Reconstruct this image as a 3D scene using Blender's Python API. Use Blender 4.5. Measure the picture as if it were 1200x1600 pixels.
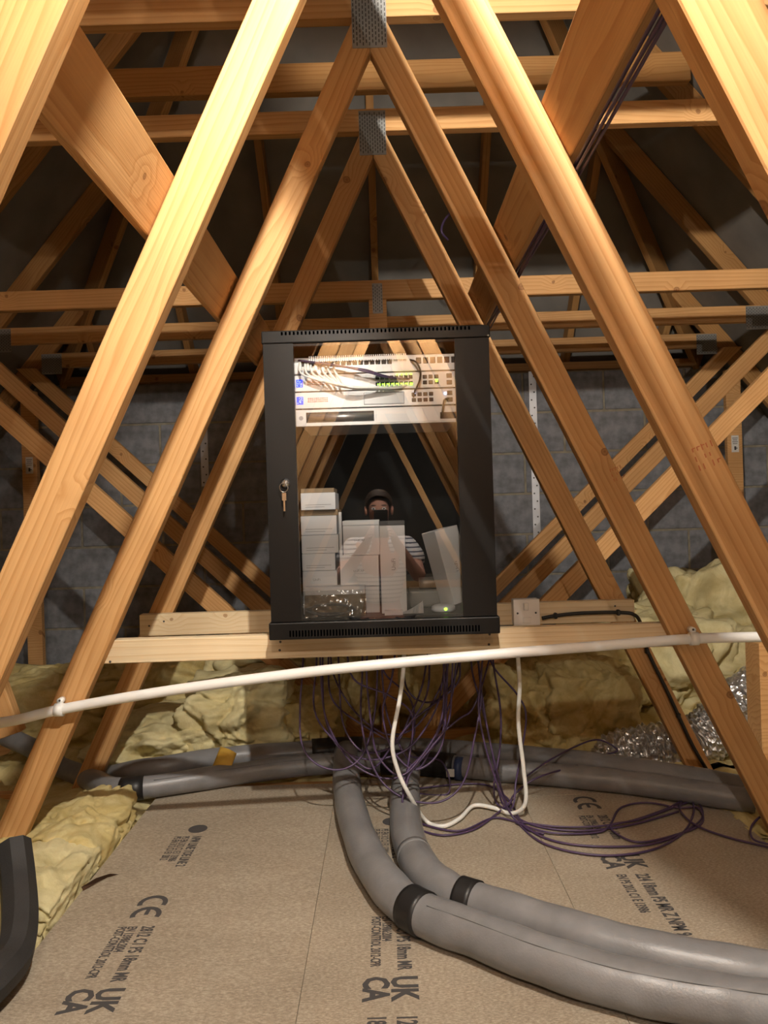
import bpy, bmesh, math, random
from mathutils import Vector, Matrix, Quaternion, noise

for o in list(bpy.data.objects):
    bpy.data.objects.remove(o, do_unlink=True)
S = bpy.context.scene
C = S.collection
random.seed(7)

# ---------------------------------------------------------------- camera
FPX, CAMZ, ROLL = 1155.0, 0.93, math.radians(1.75)
cam = bpy.data.cameras.new('camera')
cam.sensor_fit = 'VERTICAL'; cam.sensor_height = 36.0
cam.lens = FPX / 1600 * 36.0; cam.clip_start = 0.01
camo = bpy.data.objects.new('camera', cam); C.objects.link(camo)
camo.matrix_world = Matrix.Translation((0, 0, CAMZ)) @ Matrix.Rotation(math.pi/2, 4, 'X') @ Matrix.Rotation(-ROLL, 4, 'Z')
S.camera = camo

# ---------------------------------------------------------------- world, exposure
w = bpy.data.worlds.new('loft_dark'); S.world = w; w.use_nodes = True
w.node_tree.nodes['Background'].inputs[0].default_value = (1.0, 0.86, 0.7, 1)
w.node_tree.nodes['Background'].inputs[1].default_value = 0.010
S.view_settings.view_transform = 'Standard'; S.view_settings.look = 'None'
S.view_settings.gamma = 1.0; S.view_settings.use_curve_mapping = False
S.view_settings.exposure = 0.40
LAMP_POS = Vector((0.112, 0.50, 2.158)); LAMP_STRENGTH = 8300.0; LAMP_COLOUR = (1.0, 0.925, 0.82)
FILL_POS = Vector((-0.03, -0.86, 2.15)); FILL_STRENGTH = 2600.0  # added fill bulb behind the camera, lifts the shadows in front
FAR_FILL_POS = Vector((1.42, -5.45, 1.55))  # added bulb, out of sight, brightens the far truss for its reflection

# ---------------------------------------------------------------- measuring helpers
cR, sR = math.cos(ROLL), math.sin(ROLL)
def uv(px, py):
    dx, dy = px-600.0, py-800.0
    return dx*cR - dy*sR, -dx*sR - dy*cR
def P(px, py, Y):                       # point of the photograph at a known distance
    u, v = uv(px, py)
    return Vector((Y*u/FPX, Y, CAMZ + Y*v/FPX))
def G(px, py, z=0.0):                   # point of the photograph at a known height
    u, v = uv(px, py)
    return P(px, py, (CAMZ - z)*FPX/(-v))

# ---------------------------------------------------------------- node helpers
def mat(name):
    m = bpy.data.materials.new(name); m.use_nodes = True
    nt = m.node_tree; b = nt.nodes['Principled BSDF']
    return m, nt, b
def nd(nt, t, **kw):
    n = nt.nodes.new(t)
    for k, v in kw.items():
        if k.startswith('i_'):
            n.inputs[k[2:].replace('_', ' ')].default_value = v
        else: setattr(n, k, v)
    return n
def ramp(nt, stops):
    r = nt.nodes.new('ShaderNodeValToRGB'); e = r.color_ramp.elements
    while len(e) < len(stops): e.new(0.5)
    for i, (p, c) in enumerate(stops):
        e[i].position = p; e[i].color = (*c, 1) if len(c) == 3 else c
    return r
def plain(name, col, rough=0.6, metal=0.0, bump=0.0, bscale=200.0, var=0.0, spec=0.5):
    m, nt, b = mat(name)
    b.inputs['Base Color'].default_value = (*col, 1); b.inputs['Roughness'].default_value = rough
    b.inputs['Metallic'].default_value = metal; b.inputs['Specular IOR Level'].default_value = spec
    if bump or var:
        tc = nd(nt, 'ShaderNodeTexCoord'); n = nd(nt, 'ShaderNodeTexNoise', i_Scale=bscale, i_Detail=4.0)
        nt.links.new(tc.outputs['Object'], n.inputs['Vector'])
        if bump:
            bp = nd(nt, 'ShaderNodeBump', i_Strength=bump, i_Distance=0.002)
            nt.links.new(n.outputs['Fac'], bp.inputs['Height']); nt.links.new(bp.outputs[0], b.inputs['Normal'])
        if var:
            n2 = nd(nt, 'ShaderNodeTexNoise', i_Scale=bscale*0.06+2, i_Detail=5.0)
            nt.links.new(tc.outputs['Object'], n2.inputs['Vector'])
            r = ramp(nt, [(0.3, tuple(c*(1-var) for c in col)), (0.7, tuple(min(1, c*(1+var*0.5)) for c in col))])
            nt.links.new(n2.outputs['Fac'], r.inputs[0]); nt.links.new(r.outputs[0], b.inputs['Base Color'])
    return m

def wood(name, light, dark, knot, rings=55.0, knots=1.0, rough=0.62):
    m, nt, b = mat(name); L = nt.links.new
    tc = nd(nt, 'ShaderNodeTexCoord'); oi = nd(nt, 'ShaderNodeObjectInfo')
    mul = nd(nt, 'ShaderNodeMath', operation='MULTIPLY'); mul.inputs[1].default_value = 37.0; L(oi.outputs['Random'], mul.inputs[0])
    cmb = nd(nt, 'ShaderNodeCombineXYZ'); L(mul.outputs[0], cmb.inputs[0])
    mu2 = nd(nt, 'ShaderNodeMath', operation='MULTIPLY_ADD'); mu2.inputs[1].default_value = 0.16; mu2.inputs[2].default_value = -0.10
    L(oi.outputs['Random'], mu2.inputs[0]); L(mu2.outputs[0], cmb.inputs[1])
    cmb.inputs[2].default_value = 0.05
    ad = nd(nt, 'ShaderNodeVectorMath', operation='ADD'); L(tc.outputs['Object'], ad.inputs[0]); L(cmb.outputs[0], ad.inputs[1])
    # knots
    sx = nd(nt, 'ShaderNodeSeparateXYZ'); L(ad.outputs[0], sx.inputs[0])
    yz = nd(nt, 'ShaderNodeMath', operation='ADD'); L(sx.outputs[1], yz.inputs[0]); L(sx.outputs[2], yz.inputs[1])
    kx = nd(nt, 'ShaderNodeCombineXYZ'); L(sx.outputs[0], kx.inputs[0]); L(yz.outputs[0], kx.inputs[1])
    wn = nd(nt, 'ShaderNodeTexNoise', i_Scale=26.0, i_Detail=1.0); L(ad.outputs[0], wn.inputs['Vector'])
    wm = nd(nt, 'ShaderNodeVectorMath', operation='MULTIPLY_ADD'); wm.inputs[1].default_value = (0.012,)*3; L(wn.outputs['Color'], wm.inputs[0]); L(kx.outputs[0], wm.inputs[2])
    vo = nd(nt, 'ShaderNodeTexVoronoi', feature='F1', voronoi_dimensions='2D'); vo.inputs['Scale'].default_value = 5.5
    L(wm.outputs[0], vo.inputs['Vector'])
    # fewer knots: keep cells by their random colour
    sep = nd(nt, 'ShaderNodeSeparateColor'); L(vo.outputs['Color'], sep.inputs[0])
    keep = nd(nt, 'ShaderNodeMath', operation='LESS_THAN'); keep.inputs[1].default_value = 0.34*knots; L(sep.outputs[0], keep.inputs[0])
    sz = nd(nt, 'ShaderNodeMapRange'); sz.inputs[1].default_value = 0.0; sz.inputs[2].default_value = 1.0
    sz.inputs[3].default_value = 0.035; sz.inputs[4].default_value = 0.088; L(sep.outputs[1], sz.inputs[0])
    dv = nd(nt, 'ShaderNodeMath', operation='DIVIDE'); L(vo.outputs['Distance'], dv.inputs[0]); L(sz.outputs[0], dv.inputs[1])
    kr = ramp(nt, [(0.0, (1,1,1)), (0.45, (0.55,)*3), (0.8, (0.85,)*3), (1.0, (0,0,0))]); L(dv.outputs[0], kr.inputs[0])
    km = nd(nt, 'ShaderNodeMath', operation='MULTIPLY'); L(kr.outputs[0], km.inputs[0]); L(keep.outputs[0], km.inputs[1])
    # swirl of the grain around knots
    sw = nd(nt, 'ShaderNodeMapRange'); sw.inputs[1].default_value = 0.0; sw.inputs[2].default_value = 0.30; sw.inputs[3].default_value = 0.030; sw.inputs[4].default_value = 0.0
    L(vo.outputs['Distance'], sw.inputs[0])
    swk = nd(nt, 'ShaderNodeMath', operation='MULTIPLY'); L(sw.outputs[0], swk.inputs[0]); L(keep.outputs[0], swk.inputs[1])
    # rings along the length
    mp = nd(nt, 'ShaderNodeMapping'); mp.inputs['Scale'].default_value = (0.10, 1, 1); L(ad.outputs[0], mp.inputs[0])
    ns = nd(nt, 'ShaderNodeTexNoise', i_Scale=7.0, i_Detail=3.0); L(mp.outputs[0], ns.inputs['Vector'])
    of = nd(nt, 'ShaderNodeMath', operation='MULTIPLY_ADD'); of.inputs[1].default_value = 0.09; L(ns.outputs['Fac'], of.inputs[0]); L(swk.outputs[0], of.inputs[2])
    c2 = nd(nt, 'ShaderNodeCombineXYZ'); L(of.outputs[0], c2.inputs[1]); L(of.outputs[0], c2.inputs[2])
    a2 = nd(nt, 'ShaderNodeVectorMath', operation='ADD'); L(mp.outputs[0], a2.inputs[0]); L(c2.outputs[0], a2.inputs[1])
    wv = nd(nt, 'ShaderNodeTexWave', wave_type='RINGS', rings_direction='X', wave_profile='SAW')
    wv.inputs['Scale'].default_value = rings/2.6; wv.inputs['Distortion'].default_value = 0.6; wv.inputs['Detail'].default_value = 1.0
    L(a2.outputs[0], wv.inputs['Vector'])
    # fibres
    mf = nd(nt, 'ShaderNodeMapping'); mf.inputs['Scale'].default_value = (5, 320, 320); L(ad.outputs[0], mf.inputs[0])
    nf = nd(nt, 'ShaderNodeTexNoise', i_Scale=1.0, i_Detail=2.0); L(mf.outputs[0], nf.inputs['Vector'])
    nb = nd(nt, 'ShaderNodeTexNoise', i_Scale=4.0, i_Detail=3.0); L(ad.outputs[0], nb.inputs['Vector'])
    r1 = ramp(nt, [(0.0, light), (0.55, tuple(l*0.72+d*0.28 for l, d in zip(light, dark))), (0.93, dark), (1.0, light)]); L(wv.outputs['Fac'], r1.inputs[0])
    mixf = nd(nt, 'ShaderNodeMix', data_type='RGBA', blend_type='MULTIPLY'); mixf.inputs['Factor'].default_value = 0.25
    r2 = ramp(nt, [(0.25, (0.6,0.55,0.5)), (0.7, (1,1,1))]); L(nf.outputs['Fac'], r2.inputs[0])
    L(r1.outputs[0], mixf.inputs['A']); L(r2.outputs[0], mixf.inputs['B'])
    mixb = nd(nt, 'ShaderNodeMix', data_type='RGBA', blend_type='MULTIPLY'); mixb.inputs['Factor'].default_value = 0.5
    r3 = ramp(nt, [(0.3, (0.72,0.66,0.6)), (0.65, (1,1,1))]); L(nb.outputs['Fac'], r3.inputs[0])
    L(mixf.outputs['Result'], mixb.inputs['A']); L(r3.outputs[0], mixb.inputs['B'])
    mixk = nd(nt, 'ShaderNodeMix', data_type='RGBA'); L(km.outputs[0], mixk.inputs['Factor']); L(mixb.outputs['Result'], mixk.inputs['A'])
    mixk.inputs['B'].default_value = (*knot, 1)
    hsv = nd(nt, 'ShaderNodeHueSaturation'); vr = nd(nt, 'ShaderNodeMapRange'); vr.inputs[3].default_value = 0.86; vr.inputs[4].default_value = 1.08
    L(oi.outputs['Random'], vr.inputs[0]); L(vr.outputs[0], hsv.inputs['Value']); L(mixk.outputs['Result'], hsv.inputs['Color'])
    L(hsv.outputs[0], b.inputs['Base Color'])
    b.inputs['Roughness'].default_value = rough; b.inputs['Specular IOR Level'].default_value = 0.3
    bp = nd(nt, 'ShaderNodeBump', i_Strength=0.25, i_Distance=0.0015); L(nf.outputs['Fac'], bp.inputs['Height']); L(bp.outputs[0], b.inputs['Normal'])
    return m

M = {}
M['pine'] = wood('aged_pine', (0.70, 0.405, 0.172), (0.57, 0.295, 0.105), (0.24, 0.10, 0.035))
M['pine_shaded'] = wood('shade_toned_pine', (0.48, 0.26, 0.095), (0.38, 0.19, 0.06), (0.18, 0.07, 0.025))  # pine with the shade under the roof put into its colour
M['fresh'] = wood('fresh_pine', (0.87, 0.71, 0.47), (0.78, 0.59, 0.35), (0.35, 0.18, 0.08), rings=45, knots=0.35)
M['galv'] = plain('galvanised_steel', (0.30, 0.30, 0.29), 0.5, 0.3, 0.15, 60, 0.25)
M['slot'] = plain('punched_slot', (0.07, 0.065, 0.06), 0.8)
M['strap'] = plain('strap_zinc', (0.62, 0.63, 0.66), 0.4, 0.6, 0.1, 80, 0.2)
M['mortar'] = plain('mortar', (0.30, 0.265, 0.20), 0.95, 0, 0.6, 300, 0.3)
M['block'] = plain('concrete_block', (0.24, 0.245, 0.265), 0.95, 0, 0.8, 260, 0.35)
M['felt'] = plain('roof_membrane', (0.20, 0.188, 0.17), 0.85, 0, 0.3, 30, 0.25)
M['felt_dark'] = plain('dark_sarking', (0.05, 0.047, 0.043), 0.9, 0, 0.3, 30, 0.25)
M['plaster'] = plain('plasterboard', (0.32, 0.28, 0.22), 0.9, 0, 0.2, 100, 0.2)
M['white_pvc'] = plain('white_pvc', (0.86, 0.85, 0.82), 0.32)
M['white_cable'] = plain('white_cable', (0.86, 0.85, 0.80), 0.4)
M['purple'] = plain('purple_cable', (0.068, 0.040, 0.098), 0.45)
M['black_cable'] = plain('black_cable', (0.020, 0.018, 0.016), 0.5)
M['foam'] = plain('grey_pipe_foam', (0.215, 0.213, 0.218), 0.36, 0, 0.25, 220, 0.18)
M['foam_dark'] = plain('grey_foam_seam', (0.12, 0.12, 0.12), 0.6)
M['black_foam'] = plain('black_pipe_foam', (0.028, 0.027, 0.027), 0.65, 0, 0.4, 300, 0.2)
M['tape'] = plain('black_tape', (0.013, 0.012, 0.012), 0.45, 0, 0.3, 40)
M['rack_black'] = plain('powder_coated_black', (0.0085, 0.0074, 0.0066), 0.42, 0, 0.1, 900, spec=0.2)
M['vent'] = plain('vent_dark', (0.0, 0.0, 0.0), 1.0, spec=0.0)
M['chrome'] = plain('chrome', (0.8, 0.8, 0.8), 0.18, 1.0)
M['alu'] = plain('silver_anodised', (0.66, 0.66, 0.66), 0.38, 0.35, 0.03, 600)
M['alu_dark'] = plain('brushed_dark_aluminium', (0.30, 0.29, 0.28), 0.35, 0.7)
M['port'] = plain('port_black', (0.012, 0.011, 0.010), 0.5)
M['redprint'] = plain('red_print', (0.55, 0.18, 0.14), 0.6)
M['ink'] = plain('black_ink', (0.055, 0.05, 0.05), 0.85)
M['boardink'] = plain('board_print_ink', (0.060, 0.056, 0.056), 0.9)
M['greyprint'] = plain('grey_print', (0.33, 0.33, 0.34), 0.7)
M['card'] = plain('white_carton', (0.88, 0.885, 0.90), 0.55, 0, 0.05, 300)
M['card_dark'] = plain('dark_carton', (0.10, 0.10, 0.105), 0.6)
M['kraft'] = plain('kraft_carton', (0.30, 0.22, 0.135), 0.8, 0, 0.1, 200, 0.15)
M['greyplastic'] = plain('grey_plastic', (0.18, 0.175, 0.165), 0.3)
M['switch'] = plain('switch_plate_white', (0.80, 0.74, 0.68), 0.4)
M['stamp'] = plain('red_timber_stamp', (0.42, 0.13, 0.05), 0.8)
M['sticker'] = plain('white_sticker', (0.62, 0.60, 0.56), 0.6)
M['yellow'] = plain('yellow_foam', (0.62, 0.36, 0.05), 0.7, 0, 0.3, 150, 0.2)
M['brownpaper'] = plain('brown_torn_paper', (0.14, 0.075, 0.045), 0.85, 0, 0.3, 100, 0.2)
M['skin'] = plain('skin', (0.52, 0.27, 0.20), 0.5, 0, 0.05, 300)
M['hair'] = plain('dark_hair', (0.035, 0.022, 0.015), 0.6, 0, 0.5, 300)
M['denim'] = plain('dark_trousers', (0.03, 0.035, 0.05), 0.85, 0, 0.3, 500)
M['phone'] = plain('phone_black', (0.012, 0.012, 0.013), 0.25)
M['soleplate'] = plain('sock_grey', (0.12, 0.12, 0.13), 0.9)

def emis(name, col, s):
    m, nt, b = mat(name); b.inputs['Base Color'].default_value = (*col, 1)
    b.inputs['Emission Color'].default_value = (*col, 1); b.inputs['Emission Strength'].default_value = s
    return m
M['led_green'] = emis('led_green', (0.35, 0.95, 0.04), 4.0)
M['led_blue'] = emis('led_blue', (0.45, 0.6, 1.0), 7.0)
M['lcd'] = emis('lcd_blue', (0.02, 0.06, 0.9), 1.1)
M['lcd_light'] = emis('lcd_pale', (0.35, 0.5, 1.0), 1.2)
M['bulb'] = emis('bulb_glow', LAMP_COLOUR, LAMP_STRENGTH)

def m_chipboard():
    m, nt, b = mat('chipboard'); L = nt.links.new
    tc = nd(nt, 'ShaderNodeTexCoord'); oi = nd(nt, 'ShaderNodeObjectInfo')
    ad = nd(nt, 'ShaderNodeVectorMath', operation='ADD'); L(tc.outputs['Object'], ad.inputs[0]); L(oi.outputs['Random'], ad.inputs[1])
    mp = nd(nt, 'ShaderNodeMapping'); mp.inputs['Scale'].default_value = (1.0, 2.2, 1); L(ad.outputs[0], mp.inputs[0])
    n1 = nd(nt, 'ShaderNodeTexNoise', i_Scale=130.0, i_Detail=5.0, i_Roughness=0.7); L(mp.outputs[0], n1.inputs['Vector'])
    n2 = nd(nt, 'ShaderNodeTexNoise', i_Scale=3.0, i_Detail=5.0); L(mp.outputs[0], n2.inputs['Vector'])
    mp3 = nd(nt, 'ShaderNodeMapping'); mp3.inputs['Scale'].default_value = (1.0, 3.0, 1); L(ad.outputs[0], mp3.inputs[0])
    vo = nd(nt, 'ShaderNodeTexVoronoi', i_Scale=95.0); L(mp3.outputs[0], vo.inputs['Vector'])
    r1 = ramp(nt, [(0.28, (0.245, 0.20, 0.150)), (0.5, (0.375, 0.318, 0.242)), (0.68, (0.54, 0.47, 0.365))]); L(n1.outputs['Fac'], r1.inputs[0])
    fl = ramp(nt, [(0.0, (1,1,1)), (0.10, (1,1,1)), (0.16, (0,0,0))]); L(vo.outputs['Distance'], fl.inputs[0])
    sp = nd(nt, 'ShaderNodeSeparateColor'); L(vo.outputs['Color'], sp.inputs[0])
    th = nd(nt, 'ShaderNodeMath', operation='LESS_THAN'); th.inputs[1].default_value = 0.16; L(sp.outputs[0], th.inputs[0])
    fm = nd(nt, 'ShaderNodeMath', operation='MULTIPLY'); L(fl.outputs[0], fm.inputs[0]); L(th.outputs[0], fm.inputs[1])
    mx = nd(nt, 'ShaderNodeMix', data_type='RGBA'); L(fm.outputs[0], mx.inputs['Factor']); L(r1.outputs[0], mx.inputs['A']); mx.inputs['B'].default_value = (0.60, 0.50, 0.36, 1)
    m2 = nd(nt, 'ShaderNodeMix', data_type='RGBA', blend_type='MULTIPLY'); m2.inputs['Factor'].default_value = 0.55
    r2 = ramp(nt, [(0.3, (0.70, 0.67, 0.65)), (0.7, (1, 1, 1))]); L(n2.outputs['Fac'], r2.inputs[0])
    L(mx.outputs['Result'], m2.inputs['A']); L(r2.outputs[0], m2.inputs['B']); L(m2.outputs['Result'], b.inputs['Base Color'])
    b.inputs['Roughness'].default_value = 0.75; b.inputs['Specular IOR Level'].default_value = 0.25
    bp = nd(nt, 'ShaderNodeBump', i_Strength=0.12, i_Distance=0.001); L(n1.outputs['Fac'], bp.inputs['Height']); L(bp.outputs[0], b.inputs['Normal'])
    return m
M['chip'] = m_chipboard()

def m_insulation(name, a, c):
    m, nt, b = mat(name); L = nt.links.new
    tc = nd(nt, 'ShaderNodeTexCoord')
    n1 = nd(nt, 'ShaderNodeTexNoise', i_Scale=9.0, i_Detail=6.0, i_Roughness=0.65, i_Distortion=0.8); L(tc.outputs['Object'], n1.inputs['Vector'])
    n2 = nd(nt, 'ShaderNodeTexNoise', i_Scale=160.0, i_Detail=4.0, i_Roughness=0.7, i_Distortion=1.5); L(tc.outputs['Object'], n2.inputs['Vector'])
    r = ramp(nt, [(0.3, a), (0.65, c)]); L(n1.outputs['Fac'], r.inputs[0]); L(r.outputs[0], b.inputs['Base Color'])
    b.inputs['Roughness'].default_value = 1.0; b.inputs['Specular IOR Level'].default_value = 0.05
    sm = nd(nt, 'ShaderNodeMath', operation='MULTIPLY_ADD'); sm.inputs[1].default_value = 0.35; L(n2.outputs['Fac'], sm.inputs[0]); L(n1.outputs['Fac'], sm.inputs[2])
    bp = nd(nt, 'ShaderNodeBump', i_Strength=0.6, i_Distance=0.015); L(sm.outputs[0], bp.inputs['Height']); L(bp.outputs[0], b.inputs['Normal'])
    return m
M['wool'] = m_insulation('yellow_mineral_wool', (0.52, 0.39, 0.14), (0.74, 0.63, 0.32))
M['wool_pale'] = m_insulation('pale_mineral_wool', (0.58, 0.49, 0.24), (0.76, 0.68, 0.40))

def m_foil():
    m, nt, b = mat('crinkled_foil'); L = nt.links.new
    tc = nd(nt, 'ShaderNodeTexCoord')
    v = nd(nt, 'ShaderNodeTexVoronoi', i_Scale=42.0, feature='F1'); L(tc.outputs['Object'], v.inputs['Vector'])
    bp = nd(nt, 'ShaderNodeBump', i_Strength=0.9, i_Distance=0.02); L(v.outputs['Distance'], bp.inputs['Height']); L(bp.outputs[0], b.inputs['Normal'])
    b.inputs['Base Color'].default_value = (0.74, 0.73, 0.72, 1); b.inputs['Metallic'].default_value = 0.9; b.inputs['Roughness'].default_value = 0.33
    return m
M['foil'] = m_foil()

def m_glass():
    m = bpy.data.materials.new('door_glass'); m.use_nodes = True; nt = m.node_tree; nt.nodes.clear(); L = nt.links.new
    out = nd(nt, 'ShaderNodeOutputMaterial'); t = nd(nt, 'ShaderNodeBsdfTransparent'); g = nd(nt, 'ShaderNodeBsdfGlossy')
    t.inputs[0].default_value = (0.95, 0.96, 0.96, 1); g.inputs['Roughness'].default_value = 0.0; g.inputs[0].default_value = (1, 1, 1, 1)
    fr = nd(nt, 'ShaderNodeFresnel'); fr.inputs['IOR'].default_value = 1.52
    k = nd(nt, 'ShaderNodeMath', operation='MULTIPLY'); k.inputs[1].default_value = 3.6; L(fr.outputs[0], k.inputs[0])
    mx = nd(nt, 'ShaderNodeMixShader'); L(k.outputs[0], mx.inputs[0]); L(t.outputs[0], mx.inputs[1]); L(g.outputs[0], mx.inputs[2]); L(mx.outputs[0], out.inputs[0])
    return m
M['glass'] = m_glass()
def m_clear():
    m = bpy.data.materials.new('clear_film'); m.use_nodes = True; nt = m.node_tree; nt.nodes.clear(); L = nt.links.new
    out = nd(nt, 'ShaderNodeOutputMaterial'); t = nd(nt, 'ShaderNodeBsdfTransparent'); g = nd(nt, 'ShaderNodeBsdfGlossy')
    t.inputs[0].default_value = (0.80, 0.80, 0.80, 1); g.inputs['Roughness'].default_value = 0.15
    mx = nd(nt, 'ShaderNodeMixShader'); mx.inputs[0].default_value = 0.16; L(t.outputs[0], mx.inputs[1]); L(g.outputs[0], mx.inputs[2]); L(mx.outputs[0], out.inputs[0])
    return m
M['clear'] = m_clear()
def m_stripes():
    m, nt, b = mat('striped_tshirt'); L = nt.links.new
    tc = nd(nt, 'ShaderNodeTexCoord'); sp = nd(nt, 'ShaderNodeSeparateXYZ'); L(tc.outputs['Object'], sp.inputs[0])
    mu = nd(nt, 'ShaderNodeMath', operation='MULTIPLY'); mu.inputs[1].default_value = 40.0; L(sp.outputs[2], mu.inputs[0])
    fr = nd(nt, 'ShaderNodeMath', operation='FRACT'); L(mu.outputs[0], fr.inputs[0])
    r = ramp(nt, [(0.0, (0.72, 0.72, 0.74)), (0.64, (0.72, 0.72, 0.74)), (0.68, (0.08, 0.09, 0.14)), (1.0, (0.08, 0.09, 0.14))]); L(fr.outputs[0], r.inputs[0])
    L(r.outputs[0], b.inputs['Base Color']); b.inputs['Roughness'].default_value = 0.9
    return m
M['stripes'] = m_stripes()

# ---------------------------------------------------------------- object helpers
def tag(o, label=None, cat=None, group=None, kind=None):
    if label: o['label'] = label
    if cat: o['category'] = cat
    if group: o['group'] = group
    if kind: o['kind'] = kind
    return o
def empty(name, loc=(0,0,0)):
    o = bpy.data.objects.new(name, None); o.empty_display_size = 0.05; o.location = loc; C.objects.link(o); return o
def link(name, me, m, parent=None, loc=None, mw=None):
    o = bpy.data.objects.new(name, me); C.objects.link(o)
    if m is not None and not me.materials: me.materials.append(M[m] if isinstance(m, str) else m)
    W = mw if mw is not None else Matrix.Translation(loc if loc is not None else (0,0,0))
    if parent is not None:
        o.parent = parent; o.matrix_parent_inverse = Matrix.Identity(4)
        pw = PW.get(parent.name, Matrix.Translation(parent.location)); o.matrix_local = pw.inverted() @ W
    else: o.matrix_world = W
    PW[o.name] = W
    return o
PW = {}
def to_mesh(bm, name, smooth=False):
    bmesh.ops.recalc_face_normals(bm, faces=bm.faces)
    me = bpy.data.meshes.new(name); bm.to_mesh(me); bm.free()
    if smooth:
        for p in me.polygons: p.use_smooth = True
    return me
def add_box(bm, c, s, rot=None):
    r = bmesh.ops.create_cube(bm, size=1.0)
    mt = Matrix.Translation(c) @ (rot.to_4x4() if rot is not None else Matrix.Identity(4)) @ Matrix.Diagonal((s[0], s[1], s[2], 1))
    bmesh.ops.transform(bm, matrix=mt, verts=r['verts']); return r['verts']
def box_mesh(name, s, bev=0.0, seg=1):
    bm = bmesh.new(); add_box(bm, (0,0,0), s)
    if bev: bmesh.ops.bevel(bm, geom=bm.edges[:], offset=bev, segments=seg, affect='EDGES', profile=0.5)
    return to_mesh(bm, name)
def box(name, lo, hi, m, parent=None, bev=0.0, seg=1):
    lo, hi = Vector(lo), Vector(hi)
    return link(name, box_mesh(name, hi-lo, bev, seg), m, parent, loc=(lo+hi)/2)
def frame_from(d, up):
    x = d.normalized(); up = Vector(up); y = up.cross(x)
    if y.length < 1e-5: y = Vector((0,1,0)).cross(x)
    y.normalize(); z = x.cross(y); return Matrix((x, y, z)).transposed()
def beam(name, p0, p1, w_, h_, m, parent=None, up=(0,0,1), bev=0.002):
    p0, p1 = Vector(p0), Vector(p1); d = p1-p0
    me = box_mesh(name, (d.length, w_, h_), bev)
    return link(name, me, m, parent, mw=Matrix.Translation((p0+p1)/2) @ frame_from(d, up).to_4x4())
def timber(name, poly, y0, y1, ang, m, parent, bev=0.002):
    """a truss member: outline in the plane of the truss (x, z), sawn to thickness; local x runs along the grain"""
    cx = sum(p[0] for p in poly)/len(poly); cz = sum(p[1] for p in poly)/len(poly)
    R = Matrix.Rotation(-ang, 4, 'Y'); Wm = Matrix.Translation((cx, (y0+y1)/2, cz)) @ R; inv = Wm.inverted()
    bm = bmesh.new()
    a = [bm.verts.new(inv @ Vector((x, y0, z))) for x, z in poly]; b = [bm.verts.new(inv @ Vector((x, y1, z))) for x, z in poly]
    bm.faces.new(a); bm.faces.new(b[::-1]); n = len(poly)
    for i in range(n): bm.faces.new((a[i], b[i], b[(i+1) % n], a[(i+1) % n]))
    bmesh.ops.recalc_face_normals(bm, faces=bm.faces)
    if bev: bmesh.ops.bevel(bm, geom=bm.edges[:], offset=bev, segments=1, affect='EDGES')
    return link(name, to_mesh(bm, name), m, parent, mw=Wm)
def catmull(pts, n=8):
    pts = [Vector(p) for p in pts]; out = []
    q = [pts[0]*2-pts[1]] + pts + [pts[-1]*2-pts[-2]]
    for i in range(1, len(q)-2):
        a, b, c, d = q[i-1], q[i], q[i+1], q[i+2]
        for k in range(n):
            t = k/n; out.append(0.5*((2*b)+(c-a)*t+(2*a-5*b+4*c-d)*t*t+(3*b-a-3*c+d)*t**3))
    out.append(pts[-1]); return out
def tube_bm(bm, path, rad, sides=10, cap=True):
    rings = []; prev = None
    for i, p in enumerate(path):
        t = (path[min(i+1, len(path)-1)]-path[max(i-1, 0)]).normalized()
        if prev is None:
            nrm = t.orthogonal().normalized()
        else:
            nrm = prev - t*prev.dot(t)
            nrm = nrm.normalized() if nrm.length > 1e-6 else t.orthogonal().normalized()
        prev = nrm; bi = t.cross(nrm); r = rad(i/(len(path)-1), i) if callable(rad) else rad
        ring = []
        for k in range(sides):
            a = 2*math.pi*k/sides; rr = r(a) if callable(r) else r
            ring.append(bm.verts.new(p + (nrm*math.cos(a)+bi*math.sin(a))*rr))
        rings.append(ring)
    for i in range(len(rings)-1):
        for k in range(sides):
            bm.faces.new((rings[i][k], rings[i][(k+1) % sides], rings[i+1][(k+1) % sides], rings[i+1][k]))
    if cap:
        bm.faces.new(rings[0][::-1]); bm.faces.new(rings[-1])
def tube(name, pts, rad, m, parent=None, n=8, sides=10, smooth=True):
    path = catmull(pts, n) if n else [Vector(p) for p in pts]
    o0 = sum(path, Vector())/len(path)
    bm = bmesh.new(); tube_bm(bm, [p-o0 for p in path], rad, sides)
    return link(name, to_mesh(bm, name, smooth), m, parent, loc=o0)
def lathe_mesh(name, prof, seg=24, smooth=True):          # profile (r, z) about z
    bm = bmesh.new(); rings = []
    for r, z in prof:
        rings.append([bm.verts.new((r*math.cos(2*math.pi*k/seg), r*math.sin(2*math.pi*k/seg), z)) for k in range(seg)])
    for i in range(len(rings)-1):
        for k in range(seg):
            bm.faces.new((rings[i][k], rings[i][(k+1) % seg], rings[i+1][(k+1) % seg], rings[i+1][k]))
    bm.faces.new(rings[0][::-1]); bm.faces.new(rings[-1]); return to_mesh(bm, name, smooth)
_tc = {}
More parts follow.
